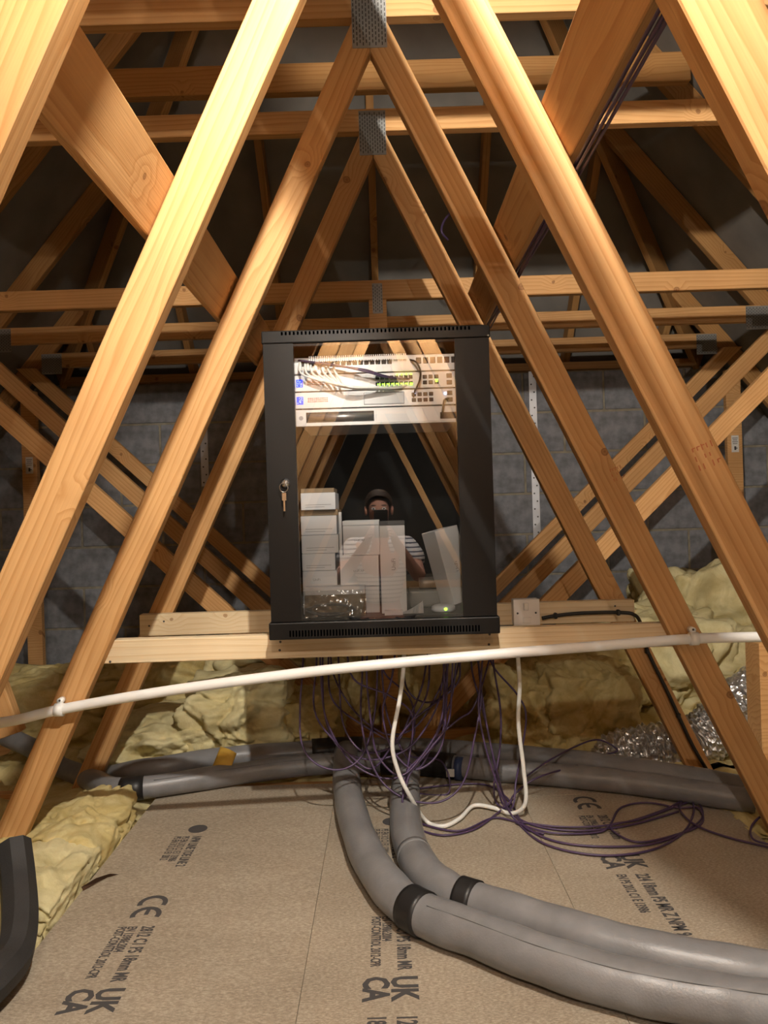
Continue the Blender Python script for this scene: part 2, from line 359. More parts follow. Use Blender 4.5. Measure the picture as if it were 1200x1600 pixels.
def text_mesh(body, size, ext=0.0002, bold=0.0, space=1.0):
    key = (body, size, ext, bold)
    if key in _tc: return _tc[key]
    cu = bpy.data.curves.new('print', 'FONT'); cu.body = body; cu.size = size; cu.extrude = ext; cu.offset = bold
    cu.space_line = 0.95; cu.resolution_u = 2; cu.space_character = space
    o = bpy.data.objects.new('print', cu); C.objects.link(o)
    dg = bpy.context.evaluated_depsgraph_get(); dg.update()
    me = bpy.data.meshes.new_from_object(o.evaluated_get(dg)); me.name = 'print'; me.materials.clear()
    bpy.data.objects.remove(o); bpy.data.curves.remove(cu); _tc[key] = me
    return me

# ================================================================ SETTING
KW, ZA, WH = 0.477, 2.177, 0.089          # slope, apex height and horizontal width of the A shaped webs
ZC = 2.27                                  # underside of the flat top chord
TH = math.atan(1/KW)
floor = tag(box('floor', (-3.7, -8.6, -0.15), (3.4, 4.9, -0.135), 'plaster'), kind='structure')

# far block wall: mortar bed plus every block
BW, BH, WY = 0.52, 0.26, 4.75
wall = tag(box('wall_far', (-3.5, WY+0.006, -0.15), (3.5, WY+0.12, 1.80), 'mortar'), kind='structure')
bmk = [box_mesh('block', (BW-0.014, 0.05, BH-0.014), 0.004) for _ in range(3)]
for r in range(8):
    z1 = 1.80 - r*BH
    for c in range(-6, 7):
        x = c*BW + (BW/2 if r % 2 else 0.0) + 0.135
        if abs(x) > 3.2: continue
        if z1-BH/2 < -0.15: continue
        link('block', bmk[(c+r) % 3], 'block', wall, loc=(x, WY+0.025+random.uniform(-0.003, 0.003), z1-BH/2))
tag(box('wall_rear', (-3.7, -8.7, -0.15), (3.7, -8.6, 4.6), 'felt_dark'), kind='structure')

# roof slopes (membrane) and their rafters
def plane_quad(name, pts, m, thick=0.01):
    bm = bmesh.new(); a = [bm.verts.new(p) for p in pts]; f = bm.faces.new(a); bm.normal_update()
    n = f.normal.copy()
    if n.z < 0: n = -n
    b = [bm.verts.new(Vector(p)+n*thick) for p in pts]; bm.faces.new(b[::-1]); k = len(pts)
    for i in range(k): bm.faces.new((a[i], a[(i+1) % k], b[(i+1) % k], b[i]))
    return link(name, to_mesh(bm, name), m)
zm = lambda x: 4.298 - 1.2*abs(x)                  # underside of main rafters
zh = lambda y: 1.85 + 1.15*(WY - y)                # underside of hip rafters
DV = 0.156
slopes = {}
for s, nm in ((-1, 'ceiling_left'), (1, 'ceiling_right')):
    slopes[s] = tag(plane_quad(nm, [(0, -8.7, zm(0)+DV), (0, 5.0, zm(0)+DV), (s*3.75, 5.0, zm(3.75)+DV), (s*3.75, -8.7, zm(3.75)+DV)], 'felt'), kind='structure')
hip = tag(plane_quad('ceiling_far', [(-2.3, WY+0.15, zh(WY+0.15)+DV), (2.3, WY+0.15, zh(WY+0.15)+DV), (2.3, 2.3, zh(2.3)+DV), (-2.3, 2.3, zh(2.3)+DV)], 'felt'), kind='structure')
def rafter(p0, p1, m, parent, nrm):
    p0, p1 = Vector(p0), Vector(p1); d = p1-p0
    return beam('rafter', p0+Vector(nrm)*0.048, p1+Vector(nrm)*0.048, 0.040, 0.096, m, parent, up=nrm)
nmain = Vector((1.2, 0, 1)).normalized(); nh = Vector((0, 1.15, 1)).normalized()
for s in (-1, 1):
    n = (s*nmain.x, 0, nmain.z)
    for y in [-3.4, -2.8, -2.2, -1.6, -1.0, -0.4, 0.2, 0.8, 1.4, 2.0, 2.6, 3.2, 3.8, 4.4]:
        yc = y + 0.06
        zt = min(zm(0.03), zh(yc)); xt = (4.298-zt)/1.2
        rafter((s*xt, yc, zm(xt)), (s*3.55, yc, zm(3.55)), 'pine_shaded', slopes[s], n)
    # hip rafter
    beam('hip_rafter', (s*2.06, WY+0.02, 1.84), (s*0.05, WY-2.08, zm(0.05)-0.02), 0.035, 0.15, 'pine_shaded', hip, up=(s*0.5, 0.5, 1))
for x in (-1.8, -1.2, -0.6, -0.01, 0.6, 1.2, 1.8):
    y0 = WY - (2.129 - 1.0435*abs(x)); rafter((x, y0, zh(y0)), (x, WY+0.03, zh(WY+0.03)), 'pine_shaded', hip, nh)
tag(box('wall_plate', (-2.03, WY-0.05, 1.802), (2.03, WY+0.05, 1.848), 'pine_shaded', bev=0.002), 'sawn timber wall plate lying along the top of the far block wall', 'beam')

# floor: chipboard sheets over the ties
def printed(parent, X, rows):
    for (y, dx, body, size, bold) in rows:
        me = text_mesh(body, size, 0.0002, bold)
        link('printed_mark', me, 'boardink', parent, mw=Matrix.Translation((X+dx, y, 0.0004)) @ Matrix.Rotation(-math.pi/2, 4, 'Z') @ Matrix.Diagonal((0.60 if size < 0.06 else 0.86, 1.15, 1, 1)))
def sheet(x0, x1, y0, y1):
    return box('chipboard_sheet', (x0+0.0004, y0, -0.022), (x1-0.0004, y1, 0.0), 'chip', floor, bev=0.0006)
b1 = sheet(-0.79, -0.19, -0.6, 2.355); sheet(-0.79, -0.19, 2.357, 2.55)
b2 = sheet(-0.19, 0.412, -0.6, 2.58); b3 = sheet(0.412, 1.012, -0.6, 2.385); sheet(0.412, 1.012, 2.387, 2.55)
def ce(y, parent, X):        # CE mark drawn as arcs
    bm = bmesh.new()
    def arc(cx, r, mid):
        n = 14; w2 = 0.0062
        pr = None
        for i in range(n+1):
            a = math.radians(70 + 220*i/n)
            q = [Vector((cx+rr*math.cos(a), rr*math.sin(a), 0)) for rr in (r-w2, r+w2)]
            v = [bm.verts.new(t) for t in q]
            if pr: bm.faces.new((pr[0], pr[1], v[1], v[0]))
            pr = v
        if mid: add_box(bm, (cx-r*0.45, 0, 0), (r*0.9, 0.010, 0.0002))
    arc(0.0, 0.030, False); arc(0.052, 0.030, True)
    link('printed_mark', to_mesh(bm, 'ce_mark'), 'boardink', parent, mw=Matrix.Translation((X+0.005, y, 0.0005)) @ Matrix.Rotation(-math.pi/2, 4, 'Z'))
def disc(y, parent, X):
    me = lathe_mesh('disc', [(0.028, 0), (0.028, 0.0003)], 24, False)
    link('printed_mark', me, 'boardink', parent, loc=(X, y, 0.0002))
def pattern(parent, X, y0):
    """print along a sheet, read towards the viewer; y0 is where the round mark sits"""
    disc(y0, parent, X+0.005)
    printed(parent, X, [
        (y0-0.05, 0.004, 'NPM LINE TOE LINE 2', 0.032, 0.0006), (y0-0.05, -0.026, 'P5 EN 312 C1 E1 13986', 0.026, 0.0004), (y0-0.05, -0.050, 'P5 EN 312 C1 E1 2812', 0.026, 0.0004)])
    ce(y0-0.42, parent, X-0.004)
    printed(parent, X, [
        (y0-0.52, 0.010, '2812 C1 P5 18mm MR', 0.036, 0.0008), (y0-0.52, -0.022, 'EN 13986:2004', 0.026, 0.0005), (y0-0.52, -0.046, 'POST-CONTROL 2012-CPR', 0.026, 0.0005),
        (y0-0.74, -0.002, 'UK', 0.062, 0.0022), (y0-0.74, -0.058, 'CA', 0.062, 0.0022),
        (y0-0.855, 0.006, '1224', 0.046, 0.0012), (y0-0.855, -0.048, '18mm', 0.042, 0.0012)])
pattern(b1, -0.59, 2.21); pattern(b2, -0.010, 2.22)
ce(2.33, b3, 0.600)
printed(b3, 0.600, [
    (2.22, 0.012, '2812 C1 P5 18mm', 0.036, 0.0008), (2.22, -0.022, 'EN 13986:2004', 0.026, 0.0005), (2.22, -0.046, 'POST-CONTROL 2012', 0.026, 0.0005),
    (1.965, -0.002, 'UK', 0.062, 0.0022), (1.965, -0.056, 'CA', 0.062, 0.0022),
    (1.86, 0.004, '224 18mm P5 MR Z NPM 9', 0.040, 0.0010), (1.86, -0.044, 'EN P5 2012 C1 E 13986', 0.030, 0.0006)])

# ================================================================ TRUSSES
def nail_plate(x0, x1, z0, z1, y, parent):
    p = box('nail_plate', (x0, y-0.0016, z0), (x1, y, z1), 'galv', parent)
    bm = bmesh.new(); nx = max(3, int((x1-x0)/0.0085)); nz = max(3, int((z1-z0)/0.0135))
    for i in range(nx):
        for k in range(nz):
            x = x0+(i+0.5)*(x1-x0)/nx; z = z0+(k+0.5+(0.25 if i % 2 else -0.25))*(z1-z0)/nz
            if z0+0.006 < z < z1-0.006: add_box(bm, (x-(x0+x1)/2, 0, z-(z0+z1)/2), (0.0030, 0.001, 0.0085))
    sl = link('punched_teeth', to_mesh(bm, 'teeth'), 'slot', p, loc=((x0+x1)/2, y-0.0019, (z0+z1)/2)); sl['kind'] = 'stuff'
    return p
def truss_A(Y, label, group, detail=True, wh=WH, seedmat='pine', zoff=0.0):
    t = empty('roof_truss', (0, Y, -0.12)); tag(t, label, 'roof truss', group)
    y0, y1 = Y, Y+0.038; ZB = -0.022
    for s in (-1, 1):
        ib = KW*(ZA-ZB); ot = KW*(ZA-ZC)+wh
        timber('web', [(s*ib, ZB), (s*0.0008, ZA), (s*0.0008, ZC), (s*ot, ZC), (s*(ib+wh), ZB)], y0, y1, (math.pi-TH if s > 0 else TH), seedmat, t)
    box('top_chord', (-1.58, y0, ZC+0.001), (1.58, y1, 2.350), seedmat, t, bev=0.002)
    box('bottom_chord', (-3.2, y0, -0.120), (3.2, y1, ZB-0.001), seedmat, t, bev=0.002)
    if detail: nail_plate(-0.047, 0.047, 2.186, 2.342, y0, t)
    return t
lab = {0.8: 'nearest A-shaped truss in view, its webs cut off by the top corners of the photo',
       1.4: 'second nearest A-shaped truss, its broad bright webs running off the top edge',
       2.0: 'A-shaped truss carrying the white pipe, galvanised plate at the top edge of the photo',
       2.6: 'smallest A-shaped truss, behind the cabinet, with the black cable clipped to one leg'}
TR = {}
for Y, l in lab.items():
    TR[Y] = truss_A(Y, l, 'A-shaped roof trusses', Y >= 2.0, 0.092 if Y < 2 else 0.086)
for i, Y in enumerate((0.2, -0.4, -1.0, -1.6, -2.2, -6.2)):
    truss_A(Y, ('first', 'second', 'third', 'fourth', 'fifth', 'far lit')[i]+' A-shaped truss from the glass, among those seen only as reflections in it', 'reflected roof trusses', Y < -1)
# red timber stamps on the right hand webs
def stamp(parent, c, ang, y, sc=1.0):
    bm = bmesh.new(); rnd = random.Random(5)
    for r in range(3):
        for k in range(5):
            if rnd.random() < 0.2: continue
            add_box(bm, ((k-2)*0.009*sc, 0, (r-1)*0.017*sc), (0.0022*sc, 0.0003, rnd.uniform(0.006, 0.012)*sc))
            if rnd.random() < 0.5: add_box(bm, ((k-2)*0.009*sc+0.003*sc, 0, (r-1)*0.017*sc+0.003), (0.006*sc, 0.0003, 0.002*sc))
    link('red_stamp', to_mesh(bm, 'stamp'), 'stamp', parent, mw=Matrix.Translation((c.x, y-0.0004, c.z)) @ Matrix.Rotation(ang, 4, 'Y'))
stamp(TR[1.4], P(1102, 712, 1.4), math.radians(-20), 1.4, 1.05); stamp(TR[2.0], P(964, 740, 2.0), math.radians(-20), 2.0, 0.8)

def truss_hip(Y, label, post):
    t = empty('hip_truss', (0, Y, -0.12)); tag(t, label, 'roof truss', 'flat-topped hip trusses')
    y0, y1 = Y, Y+0.038; ZB = -0.022
    box('top_chord', (-1.97, y0, 1.851), (1.97, y1, 1.935), 'pine', t, bev=0.003)
    box('bottom_chord', (-3.2, y0, -0.12), (3.2, y1, ZB-0.001), 'pine', t, bev=0.002)
    lo = lambda x: 0.854+0.957*(x-1.124); xl = lambda z: 1.124+(z-0.854)/0.957; dvv = 0.111
    for s in (-1, 1):
        timber('web', [(s*xl(ZB), ZB), (s*(xl(1.85)), 1.85), (s*xl(1.85-dvv), 1.85), (s*xl(ZB-dvv), ZB)], y0, y1, (math.atan(0.957) if s > 0 else math.pi-math.atan(0.957)), 'pine', t)
    box('king_post', (-0.0385, y0, ZB), (0.0385, y1, 1.85), 'pine', t, bev=0.002)
    nail_plate(-0.022, 0.022, 1.79, 1.92, y0, t)
    for s in (-1, 1): nail_plate(s*1.95-0.06, s*1.95+0.06, 1.81, 1.93, y0, t)
    if post:
        for s in (-1, 1):
            pp = box('post', (s*2.12-0.045, y0+0.04, ZB), (s*2.12+0.045, y1+0.04, 1.72), 'pine', t, bev=0.002)
            z = 1.275
            st = box('sticker', (s*2.12-0.022, y0+0.0385, z-0.05), (s*2.12+0.022, y0+0.0395, z+0.05), 'sticker', t)
            bm = bmesh.new()
            for k in range(4): add_box(bm, (0, 0, 0.034-k*0.011), (0.034-0.006*(k % 2), 0.0004, 0.0035))
            add_box(bm, (0, 0, -0.026), (0.012, 0.0004, 0.022)); add_box(bm, (0.006, 0, -0.026), (0.016, 0.0004, 0.005))
            link('printed_mark', to_mesh(bm, 'marks'), 'ink', st, loc=(s*2.12, y0+0.0382, z))
    return t
for Y, l, p in ((3.2, 'flat-topped truss just behind the A frames, its lit chord crossing above the cabinet', False),
                (3.8, 'middle flat-topped truss, chord edge waney, between two others by the wall', False),
                (4.4, 'rearmost flat-topped truss in front of the block wall, with upright posts and paper stickers', True)):
    truss_hip(Y, l, p)
tag(box('cross_beam', (-1.30, 3.0, 2.646), (1.30, 3.045, 2.763), 'pine_shaded', bev=0.003), 'shade-toned cross beam high up between the two topmost lit chords', 'beam')

# longitudinal binders on the outer faces of the webs
def binder(s, zlo, zhi, y0, y1, label):
    n = Vector((s*math.sin(TH), 0, math.cos(TH)))            # outward normal of the web's outer face
    f = lambda z: Vector((s*(KW*(ZA-z)+0.093), 0, z))
    c = (f(zlo)+f(zhi))/2 + n*0.0135; w_ = (f(zhi)-f(zlo)).length
    o = beam('longitudinal_binder', c+Vector((0, y0, 0)), c+Vector((0, y1, 0)), w_, 0.025, 'pine', None, up=n)
    return tag(o, label, 'beam', 'longitudinal binders')
binder(-1, 1.468, 1.580, -2.6, 2.69, 'wide flat binder board crossing behind the webs on the left')
binder(1, 1.592, 1.700, -2.6, 2.69, 'wide flat binder board crossing behind the webs on the right, purple cables along it')

# galvanised straps on the wall
def strap(px0, py0, px1, py1, label):
    a, b = P(px0, py0, WY-0.008), P(px1, py1, WY-0.008)
    o = empty('restraint_strap', (b.x, WY-0.004, b.z)); tag(o, label, 'strap', 'galvanised wall straps')
    xm = (a.x+b.x)/2
    box('band', (xm-0.024, WY-0.0075, b.z), (xm+0.024, WY-0.004, a.z), 'strap', o, bev=0.0008)
    bm = bmesh.new(); n = int((a.z-b.z)/0.05)
    for k in range(n):
        r = bmesh.ops.create_cone(bm, cap_ends=True, segments=8, radius1=0.0055, radius2=0.0055, depth=0.001)
        bmesh.ops.transform(bm, matrix=Matrix.Translation(((0.009 if k % 2 else -0.009), 0, (k+0.5)*0.05-(a.z-b.z)/2)) @ Matrix.Rotation(math.pi/2, 4, 'X'), verts=r['verts'])
    link('punched_holes', to_mesh(bm, 'holes'), 'slot', o, loc=(xm, WY-0.0078, (a.z+b.z)/2))['kind'] = 'stuff'
strap(830, 580, 841, 850, 'perforated galvanised strap on the block wall to the right of the cabinet')
strap(318, 640, 320, 760, 'short perforated galvanised strap on the block wall to the left of the cabinet')

# side posts beside the feet of the trusses
tag(box('stub_post', (1.235, 2.46, -0.12), (1.335, 2.56, 0.455), 'pine', bev=0.003), 'upright timber stub at the right edge under the white pipe end', 'post')
a, b = P(-75, 850, 2.4), P(36, 1150, 2.4)
tag(beam('raking_strut', Vector((a.x-0.045, 2.4, a.z)), Vector((b.x-0.045+0.02, 2.4, b.z-0.08)), 0.04, 0.09, 'pine', None, up=(0, -1, 0)) if False else
    beam('raking_strut', Vector((a.x-0.05, 2.42, a.z)), Vector((b.x-0.05, 2.42, b.z)), 0.09, 0.04, 'pine', None, up=(0, -1, 0)), 'dark raking timber strut at the left edge below the white pipe', 'strut')

# ================================================================ SHELF BEAMS
def screws(parent, pts, r=0.0035):
    for p in pts:
        me = lathe_mesh('screw_hole', [(r, 0), (r*0.9, 0.0006)], 10, False)
        link('screw_hole', me, 'slot', parent, mw=Matrix.Translation(p) @ Matrix.Rotation(math.pi/2, 4, 'X'))
fb = tag(beam('support_beam', (-0.835, 2.058, 0.567), (0.835, 2.058, 0.567), 0.038, 0.065, 'fresh'), 'pale new timber rail under the front of the cabinet', 'beam')
rb = tag(beam('support_beam', (-0.858, 2.578, 0.5625), (0.857, 2.578, 0.5625), 0.038, 0.075, 'fresh'), 'pale new timber rail behind the cabinet, with the white switch on it', 'beam')
screws(fb, [P(438, 1003, 2.0385), P(437, 1016, 2.0385), P(765, 991, 2.0385), P(764, 1007, 2.0385), P(172, 1034, 2.0385)])
screws(rb, [P(256, 971, 2.5585), P(233, 978, 2.5585), P(961, 947, 2.5585)])

# ================================================================ CABINET
RX0, RX1, RY0, RY1, RZ0, RZ1 = -0.311, 0.295, 1.955, 2.588, 0.6005, 1.418
cab = empty('server_cabinet', ((RX0+RX1)/2, (RY0+RY1)/2, RZ0)); tag(cab, 'black wall cabinet with a glass door on pale timber rails', 'cabinet')
TL, BL = 0.034, 0.045
def slots(bmname, x0, x1, z0, z1, y, n, parent):
    bm = bmesh.new(); cx, cz = (x0+x1)/2, (z0+z1)/2
    for k in range(n):
        x = x0+(k+0.5)*(x1-x0)/n; add_box(bm, (x-cx, 0, 0), ((x1-x0)/n*0.45, 0.001, z1-z0))
    return link('vent_slots', to_mesh(bm, 'vent'), 'vent', parent, loc=(cx, y-0.0004, cz))
tp = box('top_panel', (RX0, RY0, RZ1-TL), (RX1, RY1, RZ1), 'rack_black', cab, bev=0.003, seg=2)
sl = slots('v', RX0+0.05, RX1-0.05, RZ1-0.0125, RZ1-0.004, RY0, 48, tp)
bp_ = box('base_panel', (RX0-0.002, RY0-0.006, RZ0), (RX1+0.002, RY1, RZ0+BL), 'rack_black', cab, bev=0.003, seg=2)
slots('v', RX0+0.05, RX1-0.05, RZ0+0.008, RZ0+0.024, RY0-0.006, 62, bp_)
for s in (0, 1):
    x = RX0 if s == 0 else RX1
    box('side_panel', (x if s == 0 else x-0.0015, RY0+0.03, RZ0+BL), (x+0.0015 if s == 0 else x, RY1, RZ1-TL), 'rack_black', cab)
box('back_panel', (RX0+0.002, RY1-0.002, RZ0+BL), (RX1-0.002, RY1, RZ1-TL), 'rack_black', cab)
for x in (RX0+0.05, RX1-0.05):
    box('mounting_rail', (x-0.012, RY0+0.075, RZ0+BL), (x+0.012, RY0+0.095, RZ1-TL), 'rack_black', cab)
# door
DZ0, DZ1 = RZ0+BL+0.002, RZ1-TL-0.001
GX0, GX1 = P(464, 750, RY0).x, P(717, 750, RY0).x
bm = bmesh.new()
def bx(lo, hi, o): add_box(bm, (Vector(lo)+Vector(hi))/2-o, Vector(hi)-Vector(lo))
o = Vector(((RX0+RX1)/2, RY0+0.01, (DZ0+DZ1)/2))
bx((RX0+0.004, RY0, DZ0), (GX0, RY0+0.02, DZ1), o); bx((GX1, RY0, DZ0), (RX1-0.004, RY0+0.02, DZ1), o)
bx((GX0, RY0+0.006, DZ0), (GX1, RY0+0.018, DZ0+0.006), o); bx((GX0, RY0+0.006, DZ1-0.006), (GX1, RY0+0.018, DZ1), o)
door = link('door', to_mesh(bm, 'door'), 'rack_black', cab, loc=o)
bmg = box('glass_pane', (GX0-0.004, RY0+0.003, DZ0), (GX1+0.004, RY0+0.0035, DZ1), 'glass', door)
# a pane is one reflecting sheet: keep only its front face
me = bmg.data; bm = bmesh.new(); bm.from_mesh(me)
bmesh.ops.delete(bm, geom=[f for f in bm.faces if f.normal.y > -0.5], context='FACES'); bm.to_mesh(me); bm.free()
# lock and key
lk = P(446, 755, RY0)
RXm = Matrix.Rotation(math.pi/2, 4, 'X')
link('lock_barrel', lathe_mesh('lock', [(0.013, -0.002), (0.013, 0.004), (0.0095, 0.006), (0.009, 0.010)], 20), 'chrome', door, mw=Matrix.Translation((lk.x, RY0, lk.z)) @ RXm)
bm = bmesh.new(); add_box(bm, (0, -0.014, 0.0), (0.003, 0.014, 0.017)); bmesh.ops.bevel(bm, geom=bm.edges[:], offset=0.001, segments=1, affect='EDGES')
link('key_in_lock', to_mesh(bm, 'key'), 'chrome', door, loc=(lk.x+0.001, RY0-0.003, lk.z))
ring = [Vector((lk.x-0.002+0.011*math.cos(a), RY0-0.020-0.002*math.sin(a), lk.z-0.012+0.012*math.sin(a))) for a in [2*math.pi*k/20 for k in range(21)]]
tube('key_ring', ring, 0.0011, 'chrome', door, n=0, sides=6)
bm = bmesh.new(); add_box(bm, (0, 0, -0.005), (0.011, 0.0025, 0.020)); add_box(bm, (0, 0, -0.028), (0.0045, 0.0022, 0.030))
link('hanging_key', to_mesh(bm, 'spare_key'), 'chrome', door, loc=(lk.x-0.002, RY0-0.018, lk.z-0.031))
link('hinge_pin', lathe_mesh('pin', [(0.003, 0), (0.003, 0.006)], 10), 'chrome', tp, mw=Matrix.Translation((RX1-0.006, RY0-0.0005, RZ1-TL+0.004)) @ RXm)

# ---- equipment
EY = RY0+0.068; XC = (RX0+RX1)/2; EX0, EX1 = XC-0.2415, XC+0.2415
def ex(px, py=600): return P(px, py, EY).x
def ez(py): return CAMZ+(800-py)*EY/FPX
rows = [ez(556)-k*0.0472 for k in range(4)]
def unit(name, k, label, cat, h=0.0445, depth=0.25, m='alu', group=None):
    z1 = rows[k]; r = empty(name, (XC, EY, z1-h)); tag(r, label, cat, group)
    bm = bmesh.new(); o = Vector((XC, EY+depth/2, z1-h/2))
    add_box(bm, (0, 0.001, 0), (0.42, depth, h-0.003))
    body = link('body', to_mesh(bm, 'body'), m, r, loc=o)
    fp = box('front_panel', (EX0, EY-0.003, z1-h), (EX1, EY, z1), m, r, bev=0.0012)
    return r, fp, z1-h, z1
def ports(parent, xs, zs, w_=0.0125, h_=0.011, m='port'):
    me = box_mesh('port', (w_, 0.002, h_), 0.0008)
    for x in xs:
        for z in zs: link('port', me, m, parent, loc=(x, EY-0.0034, z))
# patch panel with comb
r, fp, z0, z1 = unit('patch_bay', 0, 'silver patch bay with black ports, top unit in the cabinet', 'patch bay', depth=0.05)
ports(fp, [ex(x) for x in (655, 666, 677, 688, 699, 710)], [z0+0.028], 0.0145, 0.017)
ports(fp, [EX0+0.04+0.0158*k for k in range(16)], [z0+0.028], 0.0125, 0.014)
bm = bmesh.new()
for k in range(46): add_box(bm, ((k-22.5)*0.0058, 0, 0), (0.0034, 0.010, 0.015))
link('comb_teeth', to_mesh(bm, 'comb'), 'alu', fp, loc=(ex(560), EY-0.010, z1-0.006))['kind'] = 'stuff'
# two switches
swl = ['silver network switch with a row of green lights, second unit from the top', 'silver network switch with a white paper label, under the green-lit one']
for k in (1, 2):
    r, fp, z0, z1 = unit('network_switch', k, swl[k-1], 'network switch', group='silver network switches')
    zc = (z0+z1)/2
    lx = ex(468.5)
    lcd = box('touch_screen', (lx-0.0095, EY-0.0045, zc-0.0105), (lx+0.0085, EY-0.003, zc+0.0105), 'lcd', fp, bev=0.0006)
    bm = bmesh.new(); rr = random.Random(k)
    for i in range(14): add_box(bm, (rr.uniform(-0.007, 0.006), 0, rr.uniform(-0.008, 0.008)), (0.002, 0.0004, 0.0016))
    link('screen_icons', to_mesh(bm, 'icons'), 'lcd_light', lcd, loc=(lx, EY-0.0047, zc))
    bm = bmesh.new()
    for i in range(10):
        for j in range(3): add_box(bm, ((i-4.5)*0.0056, 0, (j-1)*0.0046), (0.0038 if (i+j) % 3 else 0.0052, 0.0004, 0.0024))
    link('red_print', to_mesh(bm, 'print'), 'redprint', fp, loc=(ex(496), EY-0.0034, zc+0.001))
    ports(fp, [ex(x) for x in (664, 673, 682)] if k == 1 else [ex(x) for x in (646, 655, 664, 673)], [zc+0.008, zc-0.0075], 0.0118, 0.0105)
    ports(fp, [ex(702)], [zc+0.009, zc-0.009], 0.0150, 0.0125)
    if k == 1:
        ports(fp, [ex(590+7.4*i) for i in range(8)], [zc+0.009, zc-0.008], 0.0105, 0.0105)
        for i in range(8):
            link('status_light', box_mesh('led', (0.008, 0.0016, 0.0062), 0.0006), 'led_green', fp, loc=(ex(592+7.2*i), EY-0.005, zc-0.0105))
            if i > 3: link('status_light', box_mesh('led', (0.004, 0.0016, 0.004)), 'led_green', fp, loc=(ex(592+7.2*i), EY-0.005, zc+0.0165))
        link('status_light', box_mesh('led', (0.006, 0.0016, 0.006)), 'led_green', fp, loc=(ex(682), EY-0.006, zc-0.004))
    else:
        lb = box('paper_label', (ex(568), EY-0.0040, zc-0.016), (ex(631), EY-0.0031, zc+0.0165), 'card_dark', fp)
        box('label_face', (ex(568)+0.0012, EY-0.0044, zc-0.0148), (ex(631)-0.0012, EY-0.0040, zc+0.0153), 'card', lb)
        for x, z in ((647, 0.012), (695, 0.008)): link('status_light', box_mesh('led', (0.005, 0.0016, 0.005)), 'led_blue', fp, loc=(ex(x), EY-0.005, zc+z))
# recorder
r, fp, z0, z1 = unit('video_recorder', 3, 'silver recorder with a long dark brushed handle, lowest rack unit', 'recorder', h=0.046)
bay = box('drive_bay', (ex(477), EY-0.0036, z0+0.010), (ex(583), EY-0.003, z1-0.008), 'port', fp)
bm = bmesh.new(); tube_bm(bm, [Vector((x, 0, 0)) for x in (-0.09, 0.09)], 0.0115, 16)
link('bay_handle', to_mesh(bm, 'handle', True), 'alu_dark', fp, mw=Matrix.Translation(((ex(479)+ex(581))/2, EY+0.002, (z0+z1)/2)))
box('display_panel', (ex(586), EY-0.0040, z0+0.004), (ex(713), EY-0.003, z1-0.004), 'alu', fp, bev=0.001)
box('black_slot', (ex(686), EY-0.0046, z0+0.010), (ex(716), EY-0.0040, z1-0.018), 'port', fp)
link('round_logo', lathe_mesh('logo', [(0.006, 0), (0.006, 0.0005)], 18, False), 'greyprint', fp, mw=Matrix.Translation((ex(469), EY-0.0032, (z0+z1)/2)) @ RXm)
# patch leads
def lead(pts, rad, m, label, group, cat='cable', name='patch_lead'):
    return tag(tube(name, pts, rad, m, None, n=8, sides=8), label, cat, group)
E = lambda px, py, d=0.02: P(px, py, EY-d)
for i in range(7):
    x = 468+9*i
    lead([E(x, 568, 0.004), E(x, 578, 0.018), E(x+8, 587+i*0.5, 0.028), E(x+45-4*i, 598+i, 0.034+0.002*i), E(545+7*i, 606, 0.034), E(585+6*i, 609-0.5*i, 0.02), E(592+7.3*i, 601, 0.004)], 0.0030, 'white_cable',
         'white patch lead drooping across the upper switch', 'white patch leads')
for i in range(4):
    o_ = tube('connector_boot', [E(469+12*i, 566, 0.006), E(469+12*i, 580, 0.016)], lambda t, k: 0.0028+0.004*t, 'white_cable', None, n=2, sides=8)
    tag(o_, 'white plug boot hanging under the comb at the left', 'plug', 'white plug boots')
for i in range(7):
    lead([E(466+4*i, 563+i, 0.006), E(500+9*i, 567+1.4*i, 0.026), E(540+6*i, 573+1.5*i, 0.036), E(580+4*i, 580+1.6*i, 0.030), E(598+7*i, 592, 0.004)], 0.0024, 'purple',
         'dark purple patch lead sweeping under the comb', 'purple patch leads')
lead([E(641, 562, 0.004), E(650, 566, 0.03), E(657, 580, 0.034), E(655, 596, 0.032), E(648, 612, 0.02), E(646, 620, 0.004)], 0.0026, 'black_cable', 'black patch lead bending down to the lower switch ports', None)
lead([E(700, 622, 0.004), E(694, 626, 0.022), E(692, 640, 0.022), E(690, 652, 0.004)], 0.0030, 'black_cable', 'short black lead from lower switch to the recorder slot', None)

